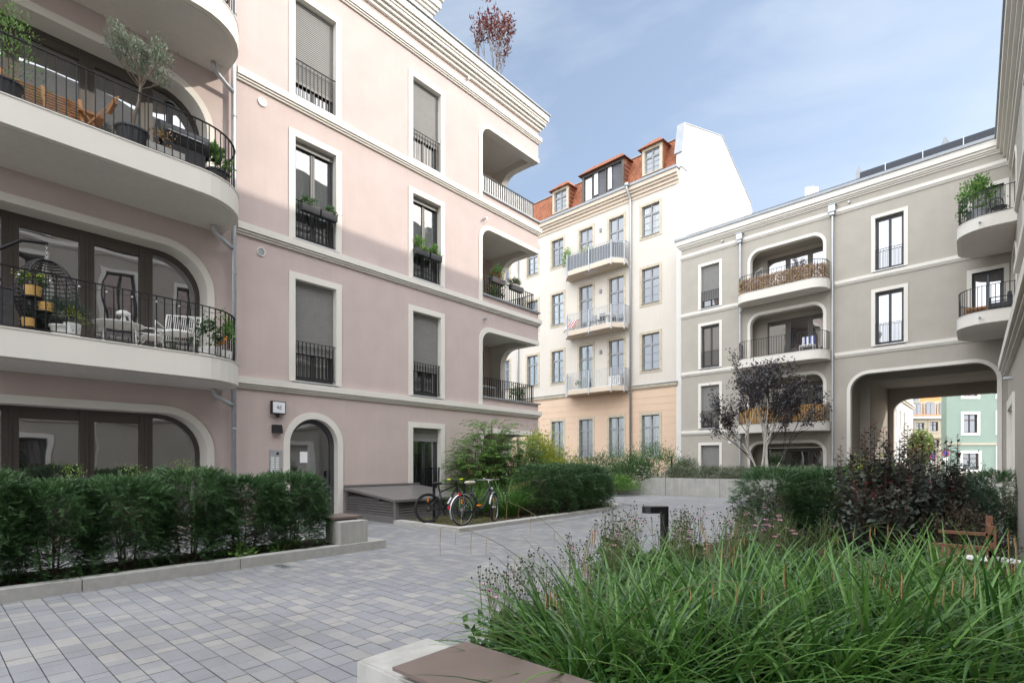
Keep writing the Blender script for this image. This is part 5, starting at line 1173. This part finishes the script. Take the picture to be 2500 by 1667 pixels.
t=tag(MB().box(0,.34,0,.16,-.01,.004).build('drain_grate','galv',None,loc=(-7.46,3.33,0),rotz=0),'small grey drain grate in the paving beside the kerb','drain')
m_=MB()
for i in range(9): m_.box(.02+i*.036,.032+i*.036,.015,.145,.0042,.006)
m_.build('slots','dark',t)
t=thing('parasol','closed white parasol in front of the cream house','parasol',(*at(1303,20.6),0)); MB().tube([(0,0,0),(0,0,2.62)],.022,8).build('pole','whitepl',t); MB().lathe([(.05,1.15),(.11,1.3),(.12,1.7),(.09,2.2),(.04,2.52),(.0,2.58)],(0,0,0),9).build('canopy','fabric',t); MB().lathe([(.0,2.56),(.03,2.58),(.0,2.66)],(0,0,0),8).build('finial','rail',t)
# wooden bench by the right border
x,y=at(2418,5.5); t=thing('garden_bench','brown wooden bench with slatted seat at the right border','bench',(x,y,0),R(-90))
m_=MB()
for i in range(4): m_.box(-.7,.7,-.42+i*.11,-.33+i*.11,.42,.45)
m_.build('seat','bench',t)
for a,b in ((-.65,-.4),(.65,-.4),(-.65,.0),(.65,.0)): MB().box(a-.03,a+.03,b-.03,b+.03,0,.42 if b<0 else .85).build('leg','bench',t)
m_=MB().box(-.68,.68,-.02,.01,.55,.62).box(-.68,.68,-.02,.01,.70,.77); m_.build('backrest','bench',t); MB().box(-.72,-.62,-.45,.0,.62,.65).build('armrest','bench',t); MB().box(.62,.72,-.45,.0,.62,.65).build('armrest','bench',t)
m_=MB().ball((0,-.25,.475),.2,10,sx=1.35,sy=.8,sz=.16); c=tag(m_.build('cushion','fabric',None,smooth=True,loc=(x,y,0)),'white cushion lying on the wooden bench','cushion')
# street things beyond the passage
for u,v,yc,l in ((2277,1114,50.,'round blue and red no stopping sign left of the mint house corner'),(2308,1106,46.,'round blue and red no stopping sign in front of the mint house corner')):
    x,y=at(u,yc); z=zat(v,yc); t=thing('traffic_sign',l,'traffic sign',(x,y,0),math.atan2(SN,CN)); MB().tube([(0,0,0),(0,0,z+.4)],.03,8).build('post','galv',t); MB().tube([(0,-.05,z),(0,-.04,z)],.30,24).build('rim','red',t)
    M.setdefault('blue',mat('sign_blue',(.03,.10,.42),.4,.02)); MB().tube([(0,-.056,z),(0,-.0505,z)],.225,24).build('face','blue',t); MB().bar((-.18,-.0605,z+.18),(.18,-.0605,z-.18),.06,.006).bar((.18,-.0605,z+.18),(-.18,-.0605,z-.18),.06,.006).build('cross','red',t); MB().box(-.22,.22,-.05,-.04,z-.62,z-.36).build('plate','paper',t)
for u,l in ((2420,'dark bollard post in front of the mint house door'),(2366,'dark bollard post below the mint house window')):
    x,y=at(u,48.); t=thing('street_bollard',l,'bollard',(x,y,0)); MB().tube([(0,0,0),(0,0,1.0)],.09,10).ball((0,0,1.0),.09,8).build('post','metaldk',t)
# flags on the beige roof
def flag(label,s,z0,h,mats,w,fh,rz):
    x,y=BEI.w(s,2.); t=thing('flag',label,'flag',(x,y,14.62),rz); MB().tube([(0,0,0),(0,0,z0-14.62+h)],.018,6).build('pole','whitepl',t); zz=z0-14.62+h
    for i,mm_ in enumerate(mats):
        n=10; vs=[];fs=[]; a,b=fh*i/len(mats),fh*(i+1)/len(mats)
        for k in range(n+1):
            xx=.02+w*k/n; yy=.10*math.sin(k*.9)*k/n; dz=-.18*(k/n)**1.5
            vs+=[(xx,yy,zz-a+dz),(xx,yy,zz-b+dz)]
        for k in range(n): fs.append((2*k,2*k+2,2*k+3,2*k+1))
        g=MB(); g.add(vs,fs); g.build('cloth',mm_,t,smooth=True)
M['lemon']=mat('lemon_cloth',(.75,.70,.12),.8,.05,5,trans=.3); M['palecloth']=mat('pale_cloth',(.72,.66,.64),.8,.05,5,trans=.3)
flag('white pink and yellow flag on the beige house roof',6.25,16.0,.55,['fabric','palecloth','lemon'],.62,.72,BEI.rot()); flag('small pale grey flag at the roof end near the white gable',2.9,15.75,.65,['palecloth','fabric'],.6,.45,BEI.rot()-.4)
# ================================================================== THINGS ON THE PINK HOUSE
def pot(t,r,h,m,r2=None,rim=True):
    r2=r2 or r*.78; p=[(0,0),(r2,0),(r,h-.03)]+([(r+.02,h-.03),(r+.02,h),(r-.02,h),(r-.03,h-.06),(0,h-.06)] if rim else [(r,h),(r-.015,h),(r-.02,h-.05),(0,h-.05)])
    MB().lathe(p,(0,0,0),22).build('pot',m,t,smooth=False)
def bushy(t,z,h,rx,ry,n,L,W,m,k=16,up=.5,name='foliage',spread=.2):
    P,o=clumps(n,k,h,rx,ry,.1,spread); P[:,2]+=z; V,F=quads(P,o+rng.normal(size=(n,3))*.6+np.array([0,0,up]),rng.normal(size=(n,3))*.5+np.array([0,0,1.]),rng.uniform(.7,1.25,n)*L,rng.uniform(.8,1.2,n)*W); return npmesh(name,V,F,m,t)
B2,B1_=FL[2]+.02,FL[1]+.02
t=thing('olive_tree','potted olive standard with silvery crown on the upper left balcony','potted tree',onpink(-5.10,B2,1.36),PINK.rot()); pot(t,.24,.34,'anthpot')
tr=[Vector((0,0,.28)),Vector((.03,0,.6)),Vector((.10,0,.9)),Vector((.13,0,1.25))]; m_=MB().tube(tr,[.032,.028,.025,.022],8); q=random.Random(8); segs=[];tips=[]
for a,e in ((0,.35),(1.,.8),(2.1,.6),(3.1,.8),(4.2,.6),(5.2,.8),(.4,1.0),(3.4,.2),(5.8,.55)): grow(tr[-1]+Vector((0,0,-.1*q.random())),Vector((math.sin(e)*math.cos(a),math.sin(e)*math.sin(a),math.cos(e))),.46,.011,2,segs,tips,q,4,.55,.28)
for path,rs in segs: m_.tube(path,rs,4,False)
m_.build('trunk','trunk',t); crown(tips,26,.062,.013,'olive',t,.03)
t=thing('potted_plant','airy light green plant in a dark pot at the left border of the upper balcony','potted plant',onpink(-6.75,B2,1.36),PINK.rot()); pot(t,.22,.3,'anthpot'); bushy(t,.3,1.25,.42,.3,900,.07,.018,'fresh',22)
t=thing('potted_plant','green leafy plant in a dark pot at the round end of the upper balcony','potted plant',onpink(-3.66,B2,1.22),PINK.rot()); pot(t,.19,.26,'anthpot'); bushy(t,.24,.5,.2,.2,240,.10,.075,'fresh',10)
t=thing('garden_table','folded wooden slat table leaning on the upper left balcony','table',onpink(-6.25,B2+.02,1.05),PINK.rot()); m_=MB()
for i in range(9): m_.bar((-.5,-.22+i*.033,.10+i*.062),(.48,-.22+i*.033,.10+i*.062),.035,.016)
m_.build('tabletop','wood',t); MB().bar((-.5,-.26,.05),(-.5,.08,.70),.05,.03).bar((.48,-.26,.05),(.48,.08,.70),.05,.03).bar((0,-.24,.06),(0,.08,.68),.05,.03).build('frame','wood',t); MB().bar((.52,-.1,.0),(.3,.25,.55),.04,.03).bar((.52,.25,.0),(.3,-.1,.55),.04,.03).build('leg','wood',t)
t=thing('folding_chair','wooden folding chair beside the olive pot on the upper balcony','chair',onpink(-5.62,B2,1.05),PINK.rot()); MB().bar((-.2,-.2,.42),(.16,-.2,.42),.035,.03).bar((-.2,.2,.42),(.16,.2,.42),.035,.03).box(-.2,.16,-.2,.2,.43,.45).build('seat','wood',t); MB().bar((-.22,-.22,0),(.34,-.22,.9),.035,.025).bar((-.22,.22,0),(.34,.22,.9),.035,.025).box(.27,.33,-.22,.22,.76,.86).build('backrest','wood',t); MB().bar((.2,-.19,0),(-.18,-.19,.44),.035,.025).bar((.2,.19,0),(-.18,.19,.44),.035,.025).build('leg','wood',t)
t=thing('grill','black barrel grill with chimney pipe on the upper left balcony','grill',onpink(-4.25,B2,1.15),PINK.rot()); m_=MB()
m_.tube([(-.42,0,.62),(.42,0,.62)],.23,20).build('drum','blackpl',t,smooth=False); MB().box(-.36,.36,-.15,.18,.05,.45).build('cabinet','blackpl',t); MB().tube([(-.2,.05,.8),(-.2,.05,1.25)],.06,12).tube([(-.2,.05,1.26),(-.2,.05,1.30)],.09,12).build('chimney','rail',t); MB().tube([(-.3,-.25,.62),(.3,-.25,.62)],.013,6).build('handle','chrome',t)
for a in (-.34,.34): MB().box(a-.02,a+.02,-.15,.15,-.0,.06).build('leg','rail',t)
t=thing('planter_box','grey planter with dried brown flowers in front of the grill','planter',onpink(-4.62,B2,1.45),PINK.rot()); MB().box(-.3,.3,-.09,.09,0,.2).build('box','concrete',t); bushy(t,.2,.35,.26,.08,140,.05,.03,'straw',6)
# middle balcony
t=thing('hanging_chair','dark wicker hanging egg chair with arched stand on the middle left balcony','hanging chair',onpink(-6.20,B1_,.95),PINK.rot()); m_=MB()
ep=lambda ph,th:(.41*math.sin(ph)*math.cos(th),.37*math.sin(ph)*math.sin(th),.72+.62*math.cos(ph))
for k in range(25):
    th=-2.35+4.7*k/24+math.pi/2; m_.tube([ep(math.pi*i/14,th) for i in range(15)],.008 if k in (0,24) else .0055,4,False)
for i in range(1,27):
    ph=math.pi*i/27; m_.tube([ep(ph,-2.35+4.7*k/24+math.pi/2) for k in range(25)],.0095,4,False)
m_.build('basket','rattan',t); MB().tube([(.30,.0,.16),(-.3,0,.16)],.03,6).ball((0,0,.32),.3,10,sz=.35).build('cushion','rattan',t)
MB().tube([(-.75,.25,.02),(-.78,.22,.7),(-.62,.18,1.35),(-.3,.08,1.60),(.02,0,1.62)],.028,10).tube([(-.78,.3,.02),(-.2,.45,.02),(.4,.3,.02)],.028,8).build('stand','rail',t,smooth=True)
m_=MB()
for i in range(7): m_.torus((0,0,1.60-i*.04),.016,.004,'y' if i%2 else 'x',10,5)
m_.build('chain','chrome',t)
t=thing('rattan_chest','dark woven storage chest at the left border of the middle balcony','chest',onpink(-6.95,B1_,1.2),PINK.rot()); MB().box(-.3,.3,-.25,.25,0,.62).box(-.31,.31,-.26,.26,.625,.66).build('chest','rattan',t)
t=thing('plant_stand','black tiered plant stand with yellow baskets and a flowering plant','plant stand',onpink(-6.42,B1_,1.38),PINK.rot()); MB().tube([(0,0,0),(0,0,.95)],.015,8).tube([(0,0,.56),(0,0,.58)],.13,18).tube([(.13,0,.36),(.13,0,.375)],.12,18).tube([(0,0,.0),(0,0,.03)],.15,18).build('stand','rail',t); MB().lathe([(0,0),(.10,0),(.115,.16),(.1,.16),(.1,.13),(0,.13)],(0,0,.585),18).build('basket','yellowwood',t); MB().lathe([(0,0),(.09,0),(.10,.14),(.09,.14),(.09,.12),(0,.12)],(.16,0,.38),18).lathe([(0,0),(.08,0),(.09,.13),(.08,.13),(.08,.11),(0,.11)],(-.05,0,.1),18).build('lower_basket','yellowwood',t)
bushy(t,.72,.24,.17,.14,260,.05,.03,'mid',8); flowers([Vector((random.gauss(0,.1),random.gauss(-.02,.08),.90+random.gauss(0,.03))) for _ in range(40)],.022,'lemon',t,'blossom')
t=thing('potted_plant','broad feathery blue green plant below the hanging chair','potted plant',onpink(-6.05,B1_,1.32),PINK.rot()); pot(t,.16,.2,'whitepl'); bushy(t,.1,.62,.40,.2,2600,.045,.009,'juniper',40)
t=thing('potted_plant','small white pot with a thin leafy plant left of the round table','potted plant',onpink(-5.94,B1_,1.42),PINK.rot()); pot(t,.12,.24,'whitepl',.10,False); bushy(t,.22,.30,.18,.12,130,.05,.018,'gold',9)
t=thing('round_table','white round balcony table with thin legs','table',onpink(-5.24,B1_,1.1),PINK.rot()); MB().lathe([(0,.40),(.36,.40),(.38,.41),(.38,.43),(.36,.435),(0,.43)],(0,0,0),32).build('tabletop','whitepl',t)
for a in (.6,2.2,3.8,5.4): MB().tube([(.33*math.cos(a),.33*math.sin(a),0),(.30*math.cos(a),.30*math.sin(a),.40)],.011,6).build('leg','whitepl',t)
t=thing('table_lamp','small white mushroom lamp standing on the round balcony table','lamp',onpink(-5.15,B1_+.435,1.0),PINK.rot()); MB().lathe([(0,0),(.05,0),(.045,.1),(.02,.2),(0,.2)],(0,0,0),14).build('base','whitepl',t); MB().lathe([(.02,.2),(.11,.2),(.11,.24),(.06,.27),(0,.27)],(0,0,0),16).build('lamp_shade','whitepl',t)
def cordchair(label,loc,rz,sc):
    t=thing('lounge_chair',label,'chair',loc,rz); t.scale=(sc,)*3; f=MB()
    for s in (-.3,.3): f.tube([(s,-.32,0),(s,-.28,.40),(s,.05,.40),(s,.30,.02)],.015,7).tube([(s,-.28,.40),(s,-.30,.55),(s,.28,.55)],.013,7).tube([(s*.93,.10,.30),(s*.93,.34,.82)],.013,7)
    f.tube([(-.28,.34,.82),(.28,.34,.82)],.013,7).tube([(-.28,.1,.3),(.28,.1,.3)],.012,7).tube([(-.28,-.28,.38),(.28,-.28,.38)],.012,7); f.build('frame','whitepl',t,smooth=True)
    b=MB()
    for i in range(17): xx=-.27+i*.034; b.tube([(xx,.10,.30),(xx,.345,.82)],.005,4,False)
    b.build('backrest','whitepl',t); MB().ball((0,-.08,.40),.28,10,sx=1.,sy=.85,sz=.2).build('seat','fabric',t,smooth=True)
cordchair('white corded lounge chair nearest the flower pots on the middle balcony',onpink(-4.28,B1_,1.1),PINK.rot()-.5,1.05); cordchair('white corded lounge chair behind the round table on the middle balcony',onpink(-4.72,B1_,.75),PINK.rot()+1.3,.85)
t=thing('potted_plant','white flowering plant in a white pot at the round end of the middle balcony','potted plant',onpink(-3.86,B1_,1.32),PINK.rot()); pot(t,.16,.2,'whitepl',.14,False); bushy(t,.16,.66,.24,.18,420,.07,.04,'deep',16); flowers([Vector((random.gauss(-.04,.13),random.gauss(-.08,.1),.5+random.gauss(0,.17))) for _ in range(46)],.042,'whitepetal',t)
t=thing('potted_plant','little orange tree with fruits in a white pot at the balcony end','potted plant',onpink(-3.53,B1_,1.22),PINK.rot()); pot(t,.15,.2,'whitepl',.14,False); bushy(t,.2,.80,.17,.17,330,.085,.03,'fresh',12); m_=MB()
for _ in range(5): m_.ball((random.uniform(-.12,.14),random.uniform(-.2,-.08),random.uniform(.3,.5)),.028,8)
m_.build('fruits','fruit',t,smooth=True)
t=thing('string_lights','string of small bulbs hung along the middle balcony railing','string lights',onpink(-6.6,B1_+.86,1.62),PINK.rot()); m_=MB(); bl=MB(); path=[]
for i in range(41): path.append((i*.072,0,-.035*abs(math.sin(i*math.pi/5))))
m_.tube(path,.004,4,False).build('cable','rail',t)
for i in range(0,41,5): bl.ball((i*.072,-.01,-.035),.018,7)
bl.build('bulbs','chrome',t)
# flower boxes on railings
def fbox(label,s,z,off,w,m,h,n,extra=None,L=.045,W=.02,up=.7):
    t=thing('flower_box',label,'flower box',onpink(s,z,off),PINK.rot()); MB().prism([(-.07,0),(.07,0),(.09,.17),(-.09,.17)],-w/2,w/2,YZ).build('box','anthpot',t); bushy(t,.13,h*1.25,w*.48,.10,int(n*1.5),L*1.15,W*1.2,m,9,up)
    if extra: flowers([Vector((random.gauss(0,w*.28),random.gauss(-.04,.06),.25+random.gauss(0,h*.3))) for _ in range(extra[1])],.04,extra[0],t)
    return t
fbox('left of two dark flower boxes with clipped tufts on the lower sunlit window railing',-1.10,7.72,.10,.46,'deep',.22,420,L=.03,W=.02); fbox('right of two dark flower boxes with clipped tufts on the lower sunlit window railing',-.60,7.72,.10,.44,'deep',.18,380,L=.03,W=.02)
fbox('left dark flower box with bushy light green plants on the window railing beside the loggias',2.45,7.70,.10,.50,'fresh',.32,520); fbox('right dark flower box with light green leaves on the window railing beside the loggias',2.98,7.70,.10,.44,'fresh',.26,420,W=.03)
fbox('loggia flower box with red and pink geraniums',5.95,7.78,-.02,.66,'mid',.42,620,('redpetal',26)); fbox('loggia flower box with grey green herbs and a few red blooms',6.95,7.76,-.02,.68,'grey',.30,620,('redpetal',5))
t=thing('potted_plant','tall leafy plant with berries inside the loggia behind the geraniums','potted plant',onpink(6.55,FL[2],-.6),PINK.rot()); pot(t,.17,.3,'anthpot'); bushy(t,.2,1.0,.35,.3,700,.08,.035,'mid',18)
t=thing('potted_plant','potted plant at the outer corner of the lower loggia','potted plant',onpink(7.6,FL[1],-.55),PINK.rot()); pot(t,.15,.3,'anthpot'); bushy(t,.25,.75,.25,.25,420,.07,.035,'mid',14); flowers([Vector((random.gauss(0,.12),random.gauss(-.05,.1),.7+random.gauss(0,.15))) for _ in range(10)],.04,'redpetal',t)
t=thing('garden_table','pale grey table inside the lower loggia','table',onpink(6.1,FL[1],-.9),PINK.rot()); MB().box(-.4,.4,-.35,.35,.70,.74).build('tabletop','sill',t)
for a,b in ((-.36,-.3),(.36,-.3),(-.36,.3),(.36,.3)): MB().box(a-.02,a+.02,b-.02,b+.02,0,.70).build('leg','sill',t)
# ================================================================== THINGS ON THE BEIGE HOUSE AND WING
def onbei(s,z,off=0.): x,y=BEI.w(s,-off); return (x,y,z)
t=thing('screen_hedge','dense artificial hedge of blush and green leaves along the top beige balcony railing','hedge screen',onbei(0,FL[3]+.02),BEI.rot()); pl=inset(rrplan(3.62,8.02,1.15,.75,14),.11); n=5200; i=rng.integers(1,len(pl)-2,n); 
seg=np.array([np.hypot(pl[k+1][0]-pl[k][0],pl[k+1][1]-pl[k][1]) for k in range(len(pl)-1)]); seg[0]=seg[-1]=0; i=rng.choice(len(seg),n,p=seg/seg.sum()); f_=rng.uniform(size=n); pa=np.array(pl); P2=pa[i]*(1-f_)[:,None]+pa[i+1]*f_[:,None]; P=np.column_stack([P2+rng.normal(0,.025,(n,2)),rng.uniform(.03,.74,n)]); V,F=quads(P,rng.normal(size=(n,3)),rng.normal(size=(n,3)),.085,.06); npmesh('foliage',V,F,'blush',t)
t=thing('hanging_chair','pale hanging chair stand on the top beige balcony','hanging chair',onbei(4.75,FL[3],.5),BEI.rot()); MB().tube([(-.35,.2,0),(-.35,.15,.7),(-.2,.05,1.2),(.15,0,1.36)],.025,8).tube([(.15,0,1.36),(.15,0,1.0)],.008,5).build('stand','galv',t); m_=MB().torus((.15,0,.66),.34,.025,'y',24,6).torus((.15,.06,.60),.24,.02,'y',20,6); m_.build('basket','galv',t)
t=thing('reed_screen','honey coloured reed screen along the lowest beige balcony railing','privacy screen',onbei(0,FL[1]+.05),BEI.rot()); m_=MB()
for a,b in zip(pl[1:-2],pl[2:-1]): m_.bar((a[0],a[1],.42),(b[0],b[1],.42),.012,.80)
m_.build('mat','bamboo',t)
m_=MB()
for a,b in zip(pl[1:-2],pl[2:-1]):
    for z in (.15,.42,.7): m_.bar((a[0],a[1]-.009,z),(b[0],b[1]-.009,z),.006,.012)
m_.build('binding','wood',t)
t=thing('deck_chair','blue and white striped chair on the middle beige balcony','chair',onbei(7.1,FL[2],.35),BEI.rot()); M['stripe']=mat('striped_canvas',(.70,.70,.70),.8,.05,5); M['bluecloth']=mat('blue_canvas',(.05,.07,.25),.8,.05,5)
for k in range(6): MB().box(-.3+k*.1,-.2+k*.1,.0,.02,.38,.85).build('backrest','bluecloth' if k%2 else 'stripe',t)
MB().box(-.32,.32,-.4,.05,.34,.38).build('seat','stripe',t)
for a,b in ((-.3,-.38),(.3,-.38),(-.3,.0),(.3,.0)): MB().box(a-.015,a+.015,b-.015,b+.015,0,.34).build('leg','galv',t)
def onrw(s,z,off=0.): return (RWo[0]-off,RWo[1]-s,z)
t=thing('potted_shrub','bushy green shrub in a big grey pot on the top corner balcony','potted plant',onrw(2.85,FL[3]+.02,1.05),0); pot(t,.34,.48,'zinc',.26); bushy(t,.45,1.35,.52,.45,900,.12,.07,'fresh',26); MB().tube([(0,0,.4),(.02,0,1.0)],.02,6).build('stem','trunk',t)
t=thing('potted_shrub','small pale shrub at the back of the top corner balcony','potted plant',onrw(1.2,FL[3]+.02,.45),0); pot(t,.2,.4,'anthpot'); bushy(t,.4,1.25,.34,.3,420,.09,.045,'olive',14)
t=thing('climbing_plant','dark climber on the round end of the top corner balcony railing','climber',onrw(3.3,FL[3]+.02,1.45),0); bushy(t,.0,.95,.16,.35,260,.08,.05,'deep',14); MB().tube([(0,0,0),(.03,.05,.8)],.008,5).build('stem','stem',t)
t=thing('wire_chair','black wire chair on the top corner balcony','chair',onrw(2.9,FL[3]+.02,.45),.4); m_=MB().torus((0,.18,.68),.22,.014,'y',24,5)
for k in range(7): m_.tube([(-.18+k*.06,.18,.47),(-.18+k*.06,.18,.88)],.007,4)
m_.build('backrest','rail',t); MB().torus((0,0,.45),.21,.014,'z',20,5).box(-.18,.18,-.18,.18,.44,.455).build('seat','rail',t)
for a,b in ((-.15,-.15),(.15,-.15),(-.15,.15),(.15,.15)): MB().tube([(a*1.2,b*1.2,0),(a,b,.45)],.01,5).build('leg','rail',t)
t=thing('low_table','low brown wooden table on the lower corner balcony','table',onrw(2.6,FL[2]+.02,1.1),0); MB().box(-.35,.35,-.4,.4,.28,.34).build('tabletop','wood',t)
for a,b in ((-.3,-.35),(.3,-.35),(-.3,.35),(.3,.35)): MB().box(a-.03,a+.03,b-.03,b+.03,0,.28).build('leg','wood',t)
t=thing('lounge_chair','dark cushioned armchair on the lower corner balcony','chair',onrw(2.7,FL[2]+.02,.4),0); MB().box(-.3,.3,-.3,.3,.25,.40).build('seat','anthpot',t); MB().box(.18,.30,-.3,.3,.405,.75).build('backrest','anthpot',t)
m_=MB()
for s in (-.33,.33): m_.bar((-.3,s,0),(-.3,s,.6),.03,.03).bar((.3,s,0),(.3,s,.6),.03,.03).bar((-.3,s,.6),(.3,s,.6),.03,.03)
m_.build('frame','rail',t)
# ================================================================== THINGS ON THE CREAM HOUSE BALCONIES
def oncre(s,z,off=0.): x,y=CRE.w(s,-off); return (x,y,z)
t=thing('potted_plant','bamboo like plant at the left end of the top cream house balcony','potted plant',oncre(-8.35,15.18,.6),CRE.rot()); pot(t,.2,.35,'anthpot'); bushy(t,.3,1.7,.6,.4,620,.22,.035,'fresh',16)
t=thing('potted_plant','light green plant beside the door on the top cream house balcony','potted plant',oncre(-6.6,15.18,.9),CRE.rot()); pot(t,.18,.35,'anthpot'); bushy(t,.6,.85,.4,.25,300,.18,.03,'gold',10)
t=thing('deck_chair','red and white deck chair at the left end of the middle cream house balcony','chair',oncre(-8.1,10.88,.7),CRE.rot())
for k in range(6): MB().bar((-.35+k*.12,-.3,.25),(-.35+k*.12,.3,.95),.10,.03).build('sling','redpetal' if k%2 else 'fabric',t)
MB().bar((-.42,-.4,0),(-.42,.35,1.0),.05,.05).bar((.42,-.4,0),(.42,.35,1.0),.05,.05).build('frame','wood',t)
for s,l in ((-6.3,'grey folding chair near the left door of the middle cream house balcony'),(-5.6,'dark chair near the right door of the middle cream house balcony')):
    t=thing('folding_chair',l,'chair',oncre(s,10.88,.7),CRE.rot()); mm_='greyframe' if 'grey' in l else 'rail'; MB().box(-.24,.24,-.24,.24,.42,.46).build('seat',mm_,t); MB().box(-.24,.24,.2,.24,.5,.95).build('backrest',mm_,t)
    for a,b in ((-.2,-.2),(.2,-.2),(-.2,.2),(.2,.2)): MB().box(a-.02,a+.02,b-.02,b+.02,0,.42).build('leg',mm_,t)
t=thing('garden_table','white table on the middle cream house balcony','table',oncre(-5.1,10.88,.6),CRE.rot()); MB().box(-.5,.5,-.3,.3,.68,.74).build('tabletop','whitepl',t); MB().box(-.06,.06,-.06,.06,0,.68).build('leg','whitepl',t)
t=thing('air_conditioner','white air conditioner unit on the lowest cream house balcony','air conditioner',oncre(-4.55,6.65,.45),CRE.rot()); MB().box(-.45,.45,-.18,.18,.08,.74).build('casing','whitepl',t); MB().torus((.12,-.185,.42),.24,.02,'y',24,5).torus((.12,-.185,.42),.12,.015,'y',20,5).build('fan_grille','galv',t)
t=thing('potted_plant','small plant on the lowest cream house balcony behind the door railing','potted plant',oncre(-7.6,6.65,.6),CRE.rot()); pot(t,.15,.3,'sill'); bushy(t,.25,.5,.2,.2,160,.12,.04,'mid',8)
